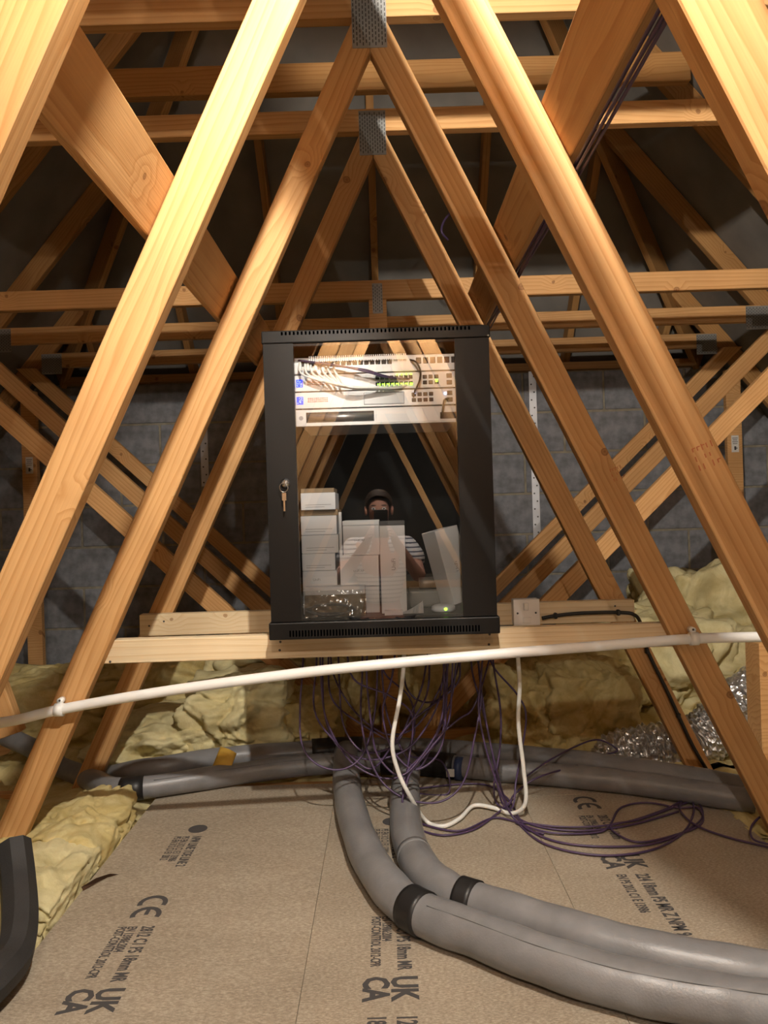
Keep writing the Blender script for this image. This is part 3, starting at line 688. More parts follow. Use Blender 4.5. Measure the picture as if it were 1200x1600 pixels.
# ---- cartons on the cabinet floor
FZ = RZ0+BL+0.0005
def carton(px0, px1, pyt, pyb, Y, depth, label, m='card', z0=None, rot=0.0, text=None, name='carton', lid=None, group='white cartons in the cabinet', lines=0):
    a, b = P((px0+px1)/2, pyt, Y), P((px0+px1)/2, pyb, Y); x0, x1 = P(px0, (pyt+pyb)/2, Y).x, P(px1, (pyt+pyb)/2, Y).x
    zt, zb = a.z, (b.z if z0 is None else z0)
    r = empty(name, ((x0+x1)/2, Y+depth/2, zb)); tag(r, label, 'box', group)
    body = link('body', box_mesh('body', (x1-x0, depth, zt-zb), 0.0008), m, r, loc=((x0+x1)/2, Y+depth/2, (zt+zb)/2))
    if lid:
        link('lid', box_mesh('lid', (x1-x0+0.001, depth+0.001, lid[0]), 0.0006), lid[1], r, loc=((x0+x1)/2, Y+depth/2, zt+lid[0]/2+0.0008))
    if text:
        tm = text_mesh(text[0], text[1], 0.0001, 0.0)
        link('printed_mark', tm, text[2] if len(text) > 2 else 'greyprint', body, mw=Matrix.Translation((x0+text[3] if len(text) > 3 else x0+(x1-x0)*0.3, Y-0.0006, (zt+zb)/2-0.003)) @ Matrix.Rotation(math.pi/2, 4, 'X') @ Matrix.Rotation(text[4] if len(text) > 4 else 0, 4, 'Z'))
    if lines:
        bm = bmesh.new()
        for k in range(lines): add_box(bm, (-(x1-x0)*0.5*0.2*(k % 2), 0, -(zt-zb)*(0.20+0.13*k)), ((x1-x0)*(0.75-0.2*(k % 2)), 0.0003, 0.0012))
        link('printed_lines', to_mesh(bm, 'lines'), 'greyprint', body, loc=((x0+x1)/2, Y-0.0005, (zt+zb)/2))
    return r, x0, x1, zb, zt
SY = 2.10
zc = FZ
r, x0, x1, zb, zt = carton(474, 530, 920, 962, SY-0.004, 0.20, 'wide white tray at the very bottom left of the cabinet', z0=FZ)
zz = zt+0.0008
for i, (a, b, t, bt, lb, tx) in enumerate([(473, 527, 892, 918, 'lowest white carton of the left stack, glossy, under four others', ('UniFi', 0.010)),
        (472, 524, 865, 890, 'second white carton from the bottom of the left stack', None), (471, 529, 836, 863, 'third white carton of the left stack, sticking out furthest to the right', None),
        (470, 526, 806, 834, 'fourth white carton of the left stack, under the brown sleeve', None)]):
    r, x0, x1, zb, zt = carton(a, b, t, bt, SY+0.004*i, 0.17, lb, z0=zz, text=tx, lines=0 if tx else 2); zz = zt+0.001
r, x0, x1, zb, zt = carton(470, 528, 797, 806, SY+0.03, 0.15, 'flat brown card sleeve between the two topmost cartons of the left stack', 'kraft', z0=zz, group=None); zz = zt+0.0008
r, x0, x1, zb, zt = carton(470, 524, 770, 796, SY+0.012, 0.16, 'topmost white carton of the left stack', z0=zz, lines=2); zz = zt+0.0008
carton(470, 522, 763, 769, SY+0.03, 0.14, 'flat brown card sleeve lying on top of the left stack', 'kraft', z0=zz, group=None)
# film wrapped tray
tr, x0, x1, zb, zt = carton(476, 571, 930, 962, 2.035, 0.055, 'kraft tray of coiled leads wrapped in clear film, front left on the cabinet floor', 'kraft', z0=FZ, group=None, name='wrapped_tray')
link('white_band', box_mesh('band', (x1-x0, 0.05, 0.022), 0.001), 'card', tr, loc=((x0+x1)/2, 2.066, zt+0.0115))
bm = bmesh.new()
for k in range(5):
    tube_bm(bm, [Vector(((0.052+0.004*k)*math.cos(a), -0.004-0.002*k, 0.014*math.sin(a)+0.002*math.sin(3*a+k))) for a in [2*math.pi*j/24 for j in range(25)]], 0.0028, 6, False)
link('coiled_leads', to_mesh(bm, 'coil', True), 'greyplastic', tr, loc=((x0+x1)/2-0.012, 2.034, FZ+0.022))
bm = bmesh.new(); g = bmesh.ops.create_grid(bm, x_segments=36, y_segments=16, size=1.0)
for v in bm.verts:
    x, y = v.co.x*(x1-x0)*0.52, v.co.y*(zt-zb+0.02)*0.5
    v.co = Vector((x, 0.006*noise.noise(Vector((x*90, y*90, 1)))+0.004*noise.noise(Vector((x*240, y*240, 5)))-0.012, y))
link('clear_film', to_mesh(bm, 'film', True), 'clear', tr, loc=((x0+x1)/2, 2.025, (zt+zb)/2+0.006))
carton(530.5, 535, 800, 915, 2.09, 0.012, 'thin white card sleeve standing on edge beside the left stack', z0=FZ, group=None)
MY = 2.09
r, x0, x1, zb, zt = carton(541, 593, 916, 962, MY+0.004, 0.16, 'lowest white carton of the middle stack, half hidden by the film-wrapped tray', z0=FZ); zz = zt+0.001
r, x0, x1, zb, zt = carton(535, 592, 868, 914, MY, 0.17, 'middle white carton of the middle stack with small grey lettering', z0=zz, text=('UniFi AP', 0.0085)); zz = zt+0.001
carton(536, 593, 821, 867, MY, 0.17, 'top white carton of the middle stack, with a separate lid', z0=zz, lid=(0.013, 'card'), text=('UniFi AP', 0.0085))
r, x0, x1, zb, zt = carton(594.5, 634, 821, 947, 2.068, 0.075, 'tall narrow white carton standing upright with a dark top', z0=FZ+0.0, lid=(0.012, 'card_dark'), text=('UniFi', 0.016, 'greyprint', 0.042, math.pi/2))
# leaning carton on the right
lean = empty('carton', (P(714, 942, 2.09).x, 2.16, FZ)); tag(lean, 'white carton leaning over to the left in the right corner of the cabinet', 'box', 'white cartons in the cabinet')
bl = P(711, 944, 2.09)
Wm = Matrix.Translation((bl.x-0.010, 2.14, FZ+0.0135+0.111)) @ Matrix.Rotation(math.radians(-13.5), 4, 'Y') @ Matrix.Rotation(math.radians(24), 4, 'Z')
lb = link('body', box_mesh('body', (0.075, 0.085, 0.215), 0.001), 'card', lean, mw=Wm)
link('printed_mark', text_mesh('UniFi', 0.014, 0.0001), 'greyprint', lb, mw=Wm @ Matrix.Translation((0.006, -0.0432, -0.02)) @ Matrix.Rotation(math.pi/2, 4, 'X') @ Matrix.Rotation(math.pi/2, 4, 'Z'))
# small things on the cabinet floor
rt = empty('access_unit', (P(694, 955, 2.06).x, 2.08, FZ)); tag(rt, 'small white network unit with a green light in the right corner', 'network device')
c = P(694, 955, 2.06)
link('case', lathe_mesh('case', [(0.030, 0), (0.034, 0.004), (0.033, 0.014), (0.026, 0.018), (0.0, 0.0185)], 28), 'card', rt, loc=(c.x, 2.085, FZ))
link('status_light', lathe_mesh('led', [(0.004, 0), (0.004, 0.0015)], 10), 'led_green', rt, mw=Matrix.Translation((c.x+0.004, 2.0515, FZ+0.0095)) @ RXm)
bm = bmesh.new(); a0 = P(627, 958, 2.05); pa = []
for i in range(9):
    t = i/8; pa.append((0.062*t, 0.022*math.sin(t*2.2)*0.6+0.0005, 0.030*t**1.6))
vs = []
for i, (x, bulge, h) in enumerate(pa):
    vs.append((bm.verts.new((x, 0.0, 0.0)), bm.verts.new((x, 0.012+bulge, 0.002+h))))
for i in range(8): bm.faces.new((vs[i][0], vs[i+1][0], vs[i+1][1], vs[i][1]))
bmesh.ops.solidify(bm, geom=bm.faces[:], thickness=0.0006)
tag(link('curled_paper', to_mesh(bm, 'paper'), 'card', None, loc=(a0.x, 2.045, FZ+0.001)), 'curled white leaflet on the cabinet floor between tall carton and network unit', 'paper')
p0 = P(601, 956, 2.05)
tag(box('paper_slip', (p0.x, 2.03, FZ), (p0.x+0.05, 2.062, FZ+0.012), 'card', bev=0.0006), 'small flat white packet in front of the tall carton', 'paper')
tag(tube('grey_roll', [P(655, 912, 2.20), P(705, 908, 2.20)], 0.018, 'greyplastic', None, n=6, sides=16), 'grey wrapped roll lying behind the tall carton', 'roll')
q = P(685, 935, 2.2); tag(box('grey_case', (P(640, 930, 2.2).x, 2.17, FZ), (P(708, 930, 2.2).x, 2.30, P(680, 921, 2.2).z), 'greyplastic', bev=0.006, seg=2), 'dark grey plastic case behind the curled leaflet', 'case')

# ================================================================ PENDANT LAMP (above the frame) AND ADDED FILL BULBS
M['bulb_fill'] = emis('fill_bulb_glow', LAMP_COLOUR, FILL_STRENGTH)
def pendant(pos, m, ya, yb, label):
    lamp = empty('pendant_lamp', pos); tag(lamp, label, 'lamp', 'bare pendant bulbs')
    link('bulb', lathe_mesh('bulb', [(0.001, -0.022), (0.009, -0.019), (0.0150, -0.010), (0.0165, 0.0), (0.0150, 0.012), (0.0125, 0.026), (0.0120, 0.04)], 20), m, lamp, loc=pos)
    link('holder', lathe_mesh('holder', [(0.0175, 0.041), (0.0185, 0.07), (0.012, 0.085), (0.005, 0.088)], 18), 'white_pvc', lamp, loc=pos)
    tube('flex', [pos+Vector((0, 0, 0.085)), Vector((pos.x, pos.y, 2.352))], 0.0035, 'white_cable', lamp, n=2, sides=8)
    box('batten', (pos.x-0.02, ya, 2.3512), (pos.x+0.02, yb, 2.375), 'fresh', lamp, bev=0.001)
pendant(LAMP_POS, 'bulb', 0.19, 0.85, 'bare pendant bulb hanging from a batten just above the top of the photo')
pendant(FILL_POS, 'bulb_fill', -1.02, -0.35, 'added fill bulb hanging from a batten behind the camera')

M['bulb_far_fill'] = emis('far_fill_bulb_glow', LAMP_COLOUR, 7000.0)
def far_fill_lamp(pos, m, label):
    lamp = empty('far_fill_lamp', pos); tag(lamp, label, 'lamp')
    link('bulb', lathe_mesh('bulb', [(0.001, -0.022), (0.009, -0.019), (0.0150, -0.010), (0.0165, 0.0), (0.0150, 0.012), (0.0125, 0.026), (0.0120, 0.04)], 20), m, lamp, loc=pos)
    link('holder', lathe_mesh('holder', [(0.0175, 0.041), (0.0185, 0.07), (0.012, 0.085), (0.005, 0.088)], 18), 'white_pvc', lamp, loc=pos)
    tube('flex', [pos+Vector((0, 0, 0.085)), Vector((pos.x, pos.y, zm(pos.x)+DV-0.004))], 0.0035, 'white_cable', lamp, n=2, sides=8)
far_fill_lamp(FAR_FILL_POS, 'bulb_far_fill', 'added bulb lighting the far reflected truss behind the camera')

# ================================================================ PIPES AND CABLES
def pipe(name, pts, rad, m, label, cat='pipe', group=None, sides=20, n=10, wob=0.02):
    def rr(t, i): return rad*(1+wob*math.sin(i*0.7)+wob*noise.noise(Vector((i*0.35, rad*50, 3))))
    return tag(tube(name, pts, rr, m, None, n=n, sides=sides), label, cat, group)
def sleeve(parent, pts, i0, i1, rad, m, name, n=10, sides=20):
    path = catmull(pts, n)[i0:i1+1]; o0 = sum(path, Vector())/len(path)
    bm = bmesh.new(); tube_bm(bm, [p-o0 for p in path], rad, sides); return link(name, to_mesh(bm, name, True), m, parent, loc=o0)
# white overflow pipe clipped to the third truss
wp = [P(-330, 1225, 1.975), P(-180, 1176, 1.975), P(-30, 1136, 1.975), P(30, 1124, 1.975), P(92, 1109, 1.975), P(220, 1086, 1.975), P(350, 1067, 1.972), P(500, 1048, 1.970), P(650, 1033, 1.970), P(800, 1020, 1.972), P(940, 1009, 1.975), P(1085, 998, 1.978), P(1196, 995, 1.985)]
o = tube('white_waste_pipe', wp, 0.0138, 'white_pvc', None, n=10, sides=18); tag(o, 'long bowed white plastic pipe clipped across the A-shaped truss', 'pipe')
for px, py in ((93, 1109), (1084, 998)):
    c = P(px, py, 1.975)
    cl = tube('pipe_clip', [c+Vector((-0.011, 0, 0)), c+Vector((0.011, 0, 0))], 0.0175, 'white_pvc', o, n=1, sides=18)
    link('clip_lug', lathe_mesh('lug', [(0.0085, 0), (0.0085, 0.02)], 14), 'white_pvc', cl, mw=Matrix.Translation((c.x, 1.978, c.z+0.022)) @ RXm.inverted())
    link('lug_hole', lathe_mesh('hole', [(0.003, 0), (0.003, 0.0006)], 10), 'slot', cl, mw=Matrix.Translation((c.x, 1.977, c.z+0.024)) @ RXm)
# back pipes
zB = 0.038
B2 = [P(60, 1185, 2.86), P(110, 1205, 2.76), P(152, 1222, 2.55), G(200, 1233, zB), G(350, 1212, zB), G(450, 1199, zB), G(535, 1192, zB), G(640, 1192, zB), G(760, 1202, zB), G(900, 1214, zB), G(1010, 1226, zB), G(1110, 1241, zB), G(1180, 1252, zB)]
o2 = pipe('insulated_pipe', B2, 0.037, 'foam', 'grey foam-wrapped pipe along the far edge of the boards, front one of the pair', group='grey foam-wrapped pipes')
sleeve(o2, B2, 29, 32, 0.0395, 'tape', 'tape_wrap')
zB1 = 0.055
B1 = [P(-60, 1120, 3.1), P(0, 1146, 3.02), P(70, 1178, 2.92), P(140, 1212, 2.84), G(230, 1202, zB1), G(350, 1184, zB1), G(450, 1176, zB1), G(545, 1170, zB1), G(660, 1170, zB1), G(780, 1179, zB1), G(900, 1190, zB1), G(1010, 1205, zB1), G(1110, 1222, zB1), G(1180, 1236, zB1)]
o1 = pipe('insulated_pipe', B1, 0.038, 'foam', 'grey foam-wrapped pipe along the far edge of the boards, rear one of the pair', group='grey foam-wrapped pipes')
# black taped tees
for (pts, i0, i1, par) in ((B1, 64, 72, o1), (B2, 66, 76, o2)):
    sleeve(par, pts, i0, i1, 0.0435, 'tape', 'taped_tee')
# front pipes
zF = 0.047
FA = [G(541, 1176, 0.055), G(541, 1215, zF), G(550, 1270, zF), G(575, 1338, zF), G(618, 1398, zF), G(665, 1430, zF), G(740, 1458, zF), G(850, 1500, zF), G(980, 1538, zF), G(1110, 1562, zF), G(1240, 1580, zF), G(1500, 1606, zF), G(1800, 1630, zF)]
FB = [G(636, 1194, 0.050), G(633, 1240, zF), G(636, 1300, zF), G(658, 1356, zF), G(700, 1394, zF), G(745, 1412, zF), G(850, 1445, zF), G(980, 1484, zF), G(1110, 1511, zF), G(1240, 1532, zF), G(1500, 1562, zF), G(1800, 1590, zF)]
fa = pipe('insulated_pipe', FA, 0.0455, 'foam', 'grey foam-wrapped pipe sweeping to the lower right, the one nearest the camera', group='grey foam-wrapped pipes', sides=26)
fbp = pipe('insulated_pipe', FB, 0.0455, 'foam', 'grey foam-wrapped pipe sweeping to the lower right, inner one behind the nearest', group='grey foam-wrapped pipes', sides=26)
sleeve(fa, FA, 45, 50, 0.0485, 'tape', 'tape_wrap', sides=26); sleeve(fbp, FB, 45, 50, 0.0485, 'tape', 'tape_wrap', sides=26)
for par, pts, idx in ((fa, FA, (28, 29)), (fbp, FB, (26, 27))):
    sleeve(par, pts, idx[0], idx[1], 0.0462, 'foam', 'foam_joint', sides=26)
def seam(par, pts, i0, i1, rad, ang):
    path = catmull(pts, 10)[i0:i1+1]; out = []
    for i, p in enumerate(path):
        t = (path[min(i+1, len(path)-1)]-path[max(i-1, 0)]).normalized(); side = t.cross(Vector((0, 0, 1))).normalized()
        out.append(p + (Vector((0, 0, 1))*math.cos(ang)+side*math.sin(ang))*rad)
    o0 = sum(out, Vector())/len(out); bm = bmesh.new(); tube_bm(bm, [p-o0 for p in out], 0.0009, 6); link('foam_seam', to_mesh(bm, 'seam', True), 'foam_dark', par, loc=o0)
seam(fa, FA, 52, 99, 0.0455, 0.55); seam(o2, B2, 33, 62, 0.037, 0.7)
# blue taped pipe end beside the tee
c = G(718, 1201, zB); d = (G(760, 1204, zB)-G(700, 1198, zB)).normalized()
M['bluetape'] = plain('blue_tape', (0.03, 0.05, 0.12), 0.5)
sl_ = tube('blue_tape_band', [c-d*0.012, c+d*0.012], 0.0395, 'bluetape', o2, n=1, sides=20)
box('pipe_tag', (c.x-0.05, c.y-0.045, c.z-0.012), (c.x-0.022, c.y-0.039, c.z+0.014), 'sticker', o2, bev=0.001)
# black foam elbow lower left
BF = [P(22, 1320, 1.74), P(28, 1375, 1.68), P(31, 1440, 1.58), P(22, 1492, 1.50), P(-8, 1532, 1.42), P(-60, 1580, 1.34)]
tag(tube('black_foam_pipe', BF, 0.038, 'black_foam', None, n=8, sides=8, smooth=False), 'black foam-wrapped pipe elbow at the lower left corner', 'pipe')
# yellow scrap and torn paper
bm = bmesh.new(); bmesh.ops.create_grid(bm, x_segments=8, y_segments=4, size=0.5)
for v in bm.verts:
    x, y = v.co.x*0.066, v.co.y*0.060; v.co = Vector((x, y, -7.0*x*x+0.6*y))
bmesh.ops.solidify(bm, geom=bm.faces[:], thickness=0.004)
yp = G(351, 1181, 0.10); tag(link('foam_scrap', to_mesh(bm, 'scrap', True), 'yellow', None, mw=Matrix.Translation((yp.x, yp.y-0.012, 0.094)) @ Matrix.Rotation(math.radians(38), 4, 'X') @ Matrix.Rotation(math.radians(-25), 4, 'Z')), 'curved yellow foam scrap perched on the grey pipes', 'scrap')
bm = bmesh.new(); pts = [G(127, 1386, 0.012), G(150, 1372, 0.022), G(172, 1365, 0.012), G(186, 1366, 0.001), G(168, 1371, 0.002), G(150, 1380, 0.004), G(130, 1392, 0.001)]
o0 = pts[1].copy(); vs = [bm.verts.new(p-o0) for p in pts]
for q in ((0, 1, 5, 6), (1, 2, 4, 5), (2, 3, 4)): bm.faces.new([vs[i] for i in q])
bmesh.ops.solidify(bm, geom=bm.faces[:], thickness=0.0008)
tag(link('torn_paper', to_mesh(bm, 'torn'), 'brownpaper', None, loc=o0), 'torn brown paper strip at the left edge of the boards', 'paper')

# fused spur switch and its cable
sy = 2.5585
c = P(823, 957, sy-0.046)
sp_ = empty('spur_switch', (c.x, sy, c.z-0.043)); tag(sp_, 'white square switched spur on the rear timber rail', 'switch')
link('back_box', box_mesh('bb', (0.088, 0.036, 0.088), 0.003, 2), 'switch', sp_, loc=(c.x, sy-0.018, c.z))
pl = link('face_plate', box_mesh('fpl', (0.090, 0.010, 0.090), 0.003, 2), 'switch', sp_, loc=(c.x, sy-0.041, c.z))
link('rocker', box_mesh('rk', (0.016, 0.006, 0.026), 0.0015), 'switch', pl, mw=Matrix.Translation((c.x-0.002, sy-0.048, c.z+0.020)) @ Matrix.Rotation(0.12, 4, 'X'))
link('fuse_carrier', box_mesh('fu', (0.028, 0.003, 0.020), 0.001), 'switch', pl, loc=(c.x, sy-0.047, c.z-0.026))
for s in (-1, 1): link('plate_screw', lathe_mesh('ps', [(0.0035, 0), (0.003, 0.0012)], 12), 'slot', pl, mw=Matrix.Translation((c.x+s*0.031, sy-0.046, c.z-0.002)) @ RXm)
yk = 2.59
bc = [P(847, 966, 2.545), P(868, 962, 2.548), P(910, 958, 2.548), P(966, 957, 2.548), P(992, 961, 2.548), P(1003, 980, 2.575), P(1011, 1015, 2.588), P(1040, 1075, 2.588), P(1060, 1118, 2.588), P(1085, 1170, 2.588), P(1120, 1228, 2.586), P(1132, 1244, 2.57)]
o = tube('mains_cable', bc, 0.0062, 'black_cable', None, n=8, sides=10); tag(o, 'black mains cable from the white switch down the truss leg', 'cable')
for px, py, Y in ((868, 962, 2.548), (966, 957, 2.548), (1011, 1017, 2.588), (1060, 1118, 2.588), (1117, 1224, 2.587)):
    q = P(px, py, Y); link('cable_clip', box_mesh('clip', (0.012, 0.018, 0.020), 0.003), 'black_cable', o, loc=q)
# white cable loop
wl = [P(632, 1000, 2.16), P(630, 1050, 2.15), P(624, 1095, 2.14), P(613, 1160, 2.13), P(622, 1205, 2.13), P(640, 1243, 2.13), G(665, 1282, 0.012), G(692, 1291, 0.008), G(718, 1279, 0.010), G(740, 1259, 0.012), G(770, 1262, 0.012), G(800, 1271, 0.010), P(821, 1254, 2.20), P(818, 1200, 2.19), P(810, 1130, 2.18), P(812, 1070, 2.17), P(809, 1025, 2.16), P(806, 985, 2.15)]
tag(tube('white_flex', wl, 0.0062, 'white_cable', None, n=8, sides=10), 'white cable hanging in a loop from under the cabinet', 'cable')
# purple network cables
PR = 0.0031
def hang(px_list, label='purple network cable looping down under the cabinet', group='purple cables under the cabinet'):
    pts = []
    for q in px_list:
        pts.append(P(*q) if len(q) == 3 and q[2] > 0.5 else G(q[0], q[1], q[2] if len(q) == 3 else 0.006))
    return tag(tube('network_cable', pts, PR, 'purple', None, n=7, sides=6), label, 'cable', group)
top = 995
H = [
 [(474, top, 2.30), (473, 1045, 2.28), (469, 1100, 2.26), (471, 1160, 2.24), (492, 1192, 2.22), (528, 1203, 2.22), (560, 1188, 2.24), (578, 1150, 2.26), (588, 1090, 2.28), (590, top, 2.30)],
 [(505, top, 2.33), (504, 1060, 2.31), (508, 1120, 2.29), (527, 1165, 2.27), (565, 1185, 2.25), (604, 1184, 2.24), (645, 1163, 2.25), (680, 1110, 2.27), (692, 1060, 2.29), (698, top, 2.31)],
 [(500, top, 2.25), (502, 1070, 2.25), (512, 1130, 2.25), (548, 1190, 2.24), (600, 1216, 2.22), (640, 1205, 2.22), (675, 1160, 2.24), (715, 1125, 2.27), (740, 1105, 2.30), (762, 1040, 2.32), (770, top, 2.34)],
 [(528, top, 2.36), (530, 1060, 2.34), (536, 1130, 2.31), (560, 1170, 2.28), (590, 1175, 2.26), (620, 1160, 2.28), (640, 1120, 2.30), (660, 1070, 2.32), (672, top, 2.34)],
 [(566, top, 2.28), (566, 1050, 2.27), (564, 1120, 2.25), (576, 1180, 2.22), (600, 1225, 2.19), (640, 1250, 2.16), (690, 1252, 2.15), (725, 1220, 2.17), (742, 1150, 2.20), (752, 1090, 2.24), (748, 1040, 2.26), (738, top, 2.30)],
 [(575, top, 2.20), (573, 1060, 2.20), (580, 1130, 2.19), (590, 1180, 2.18), (625, 1212, 2.16), (660, 1180, 2.18), (688, 1130, 2.20), (694, 1070, 2.22), (690, top, 2.24)],
 [(515, top, 2.42), (520, 1050, 2.40), (545, 1100, 2.36), (580, 1135, 2.33), (612, 1148, 2.31), (650, 1135, 2.33), (680, 1090, 2.36), (700, 1040, 2.38), (704, top, 2.40)],
 [(630, top, 2.40), (632, 1060, 2.38), (642, 1085, 2.36), (662, 1097, 2.35), (685, 1093, 2.36), (705, 1070, 2.38), (716, 1040, 2.39), (718, top, 2.40)],
 [(540, top, 2.20), (552, 1060, 2.20), (605, 1085, 2.21), (640, 1110, 2.24), (645, 1140, 2.26), (640, 1180, 2.24), (632, 1230, 2.16), (630, 1260, 2.13), G3 if False else (650, 1292, 0.008), (690, 1305, 0.006), (740, 1296, 0.006), (778, 1270, 0.008), (800, 1250, 0.03)],
 [(700, top, 2.30), (696, 1080, 2.28), (690, 1150, 2.25), (660, 1180, 2.22), (636, 1206, 2.18), (630, 1240, 2.15), (640, 1275, 0.01), (668, 1290, 0.006), (720, 1298, 0.006), (770, 1278, 0.006), (810, 1284, 0.006), (880, 1292, 0.006), (960, 1288, 0.012), (1030, 1268, 0.008), (1080, 1244, 0.006)],
 [(708, top, 2.22), (706, 1070, 2.22), (700, 1130, 2.21), (672, 1170, 2.19), (640, 1210, 2.17), (634, 1245, 2.14)],
 [(735, top, 2.35), (738, 1050, 2.33), (752, 1100, 2.31), (768, 1170, 2.29), (778, 1230, 2.27), (790, 1262, 0.01), (830, 1288, 0.006), (900, 1298, 0.006), (980, 1290, 0.006), (1060, 1268, 0.006)],
 [(745, top, 2.28), (750, 1060, 2.27), (760, 1130, 2.25), (775, 1200, 2.23), (792, 1255, 0.012), (822, 1292, 0.006), (870, 1315, 0.006), (950, 1323, 0.006), (1030, 1316, 0.006), (1090, 1286, 0.006), (1096, 1262, 0.010), (1075, 1245, 0.006), (1062, 1262, 0.014), (1082, 1286, 0.012), (1130, 1306, 0.006), (1210, 1326, 0.006)],
 [(756, top, 2.24), (752, 1055, 2.23), (748, 1110, 2.22), (762, 1180, 2.20), (785, 1245, 2.19), (806, 1282, 0.008), (850, 1318, 0.006), (930, 1336, 0.006), (1010, 1330, 0.006), (1064, 1304, 0.006), (1084, 1268, 0.014), (1078, 1240, 0.012)],
 [(768, top, 2.30), (772, 1045, 2.29), (782, 1110, 2.28), (781, 1170, 2.27), (772, 1225, 2.25), (776, 1255, 0.012), (800, 1262, 0.03), (806, 1222, 2.26), (812, 1190, 2.30), (822, 1120, 2.33), (808, 1085, 2.35), (770, 1040, 2.36), (760, top, 2.38)],
 [(590, top, 2.30), (600, 1050, 2.31), (640, 1090, 2.33), (648, 1140, 2.34), (640, 1180, 0.10), (690, 1190, 0.095), (700, 1240, 0.006), (640, 1235, 0.006), (720, 1225, 0.006), (765, 1228, 0.006), (795, 1250, 0.010), (820, 1292, 0.006), (850, 1303, 0.006)],
 [(620, top, 2.25), (612, 1060, 2.24), (598, 1110, 2.23), (610, 1165, 2.21), (640, 1200, 2.19), (668, 1195, 2.19), (690, 1165, 2.21), (697, 1110, 2.23), (700, top, 2.25)],
 [(805, 1285, 0.008), (860, 1301, 0.008), (930, 1301, 0.006), (952, 1290, 0.010), (970, 1262, 0.006), (1010, 1254, 0.006), (1060, 1262, 0.008), (1090, 1262, 0.012), (1098, 1284, 0.008), (1070, 1300, 0.006), (1000, 1316, 0.006), (960, 1300, 0.006), (958, 1288, 0.012), (1000, 1280, 0.010), (1070, 1255, 0.008), (1120, 1238, 0.02), (1165, 1243, 0.02), (1210, 1262, 0.02)],
]
HL = {0: 'leftmost purple cable loop hanging under the cabinet', 4: 'lowest hanging purple cable loop, almost touching the boards', 7: 'shallowest purple cable loop, high up under the middle of the cabinet',
 8: 'purple cable passing behind the white loop and curling along the boards', 9: 'purple cable under the white loop running far right across the boards',
 11: 'purple cable falling right of centre, then straight across the boards', 12: 'purple cable leaving past the right edge after a small loop on the boards',
 13: 'purple cable making the lowest, widest arc on the right-hand boards', 14: 'purple cable folded back up beside the right leg of the white loop',
 15: 'purple cable draped over the taped tees and onto the boards', 17: 'purple cable lying in a flat double loop on the right-hand board'}
for i, h in enumerate(H):
    if i in HL: hang(h, HL[i])
    else: hang(h)
# a second fan from the same entry
rnd = random.Random(3)
for i in range(3):
    xa, xb = rnd.uniform(490, 600), rnd.uniform(670, 760); ym = rnd.uniform(1120, 1215); Y0 = rnd.uniform(2.22, 2.45)
    hang([(xa, top, Y0), (xa-3, 1040, Y0), (xa+rnd.uniform(-8, 14), (1040+ym)/2, Y0-0.02), ((2*xa+xb)/3, ym-12, Y0-0.04), ((xa+xb)/2, ym, Y0-0.05), ((xa+2*xb)/3, ym-35, Y0-0.04), (xb-8, (1020+ym)/2-15, Y0-0.02), (xb, 1035, Y0), (xb, top, Y0)])
hang([(820, 1215, 0.05), (855, 1190, 2.42), (900, 1166, 2.55), (935, 1156, 2.62), (965, 1172, 2.60), (942, 1180, 2.58), (905, 1195, 2.50), (840, 1215, 2.36), (805, 1240, 0.02), (795, 1258, 0.01)], 'purple network cable arching over the rear pipes to the right', None)
hang([(1215, 1275, 0.03), (1192, 1274, 0.05), (1174, 1292, 0.03), (1178, 1312, 0.02), (1215, 1322, 0.02)], 'purple cable loop around the insulation at the right edge', None)
# purple cables along the right hand binder
for k in range(4):
    x, z = 0.384+0.007*(k % 2)+0.003*(k//2), 1.581-0.0075*(k//2)-0.002*k
    pts = [Vector((x+0.002*math.sin(y*5+k*2), y, z+0.002*math.cos(y*4+k*1.5))) for y in (-1.0, -0.4, 0.2, 0.6, 0.9, 1.2, 1.6, 2.0, 2.4, 2.6)]
    tag(tube('network_cable', pts, PR, 'purple', None, n=4, sides=6), 'purple cable running along the underside of the right binder board', 'cable', 'purple cables along the binder')
qd = [P(706, 330, 3.5), P(694, 345, 3.45), P(690, 362, 3.42), P(700, 375, 3.45)]
tag(tube('network_cable', qd, 0.005, 'purple', None, n=6, sides=6), 'short purple cable end dangling high up behind the A frames', 'cable')

# ================================================================ FOIL DUCT
DP = [P(1270, 1020, 2.95), P(1205, 1062, 2.88), P(1150, 1105, 2.80), P(1108, 1146, 2.76), P(1070, 1166, 2.74), P(1020, 1172, 2.74), P(975, 1180, 2.75), P(938, 1196, 2.78)]
path = catmull(DP, 26); o0 = sum(path, Vector())/len(path)
def duct_r(t, i):
    base = 0.092 + 0.005*math.sin(i*1.15) - (0.03*max(0, (t-0.9)/0.1))
    return lambda a: base*(1+0.10*noise.noise(Vector((math.cos(a)*1.6, math.sin(a)*1.6, i*0.22)))+0.05*noise.noise(Vector((math.cos(a)*5, math.sin(a)*5, i*0.6))))
bm = bmesh.new(); tube_bm(bm, [p-o0 for p in path], duct_r, 40)
tag(link('foil_duct', to_mesh(bm, 'duct', False), 'foil', None, loc=o0), 'crinkled silver foil duct lying in the insulation on the right', 'duct')

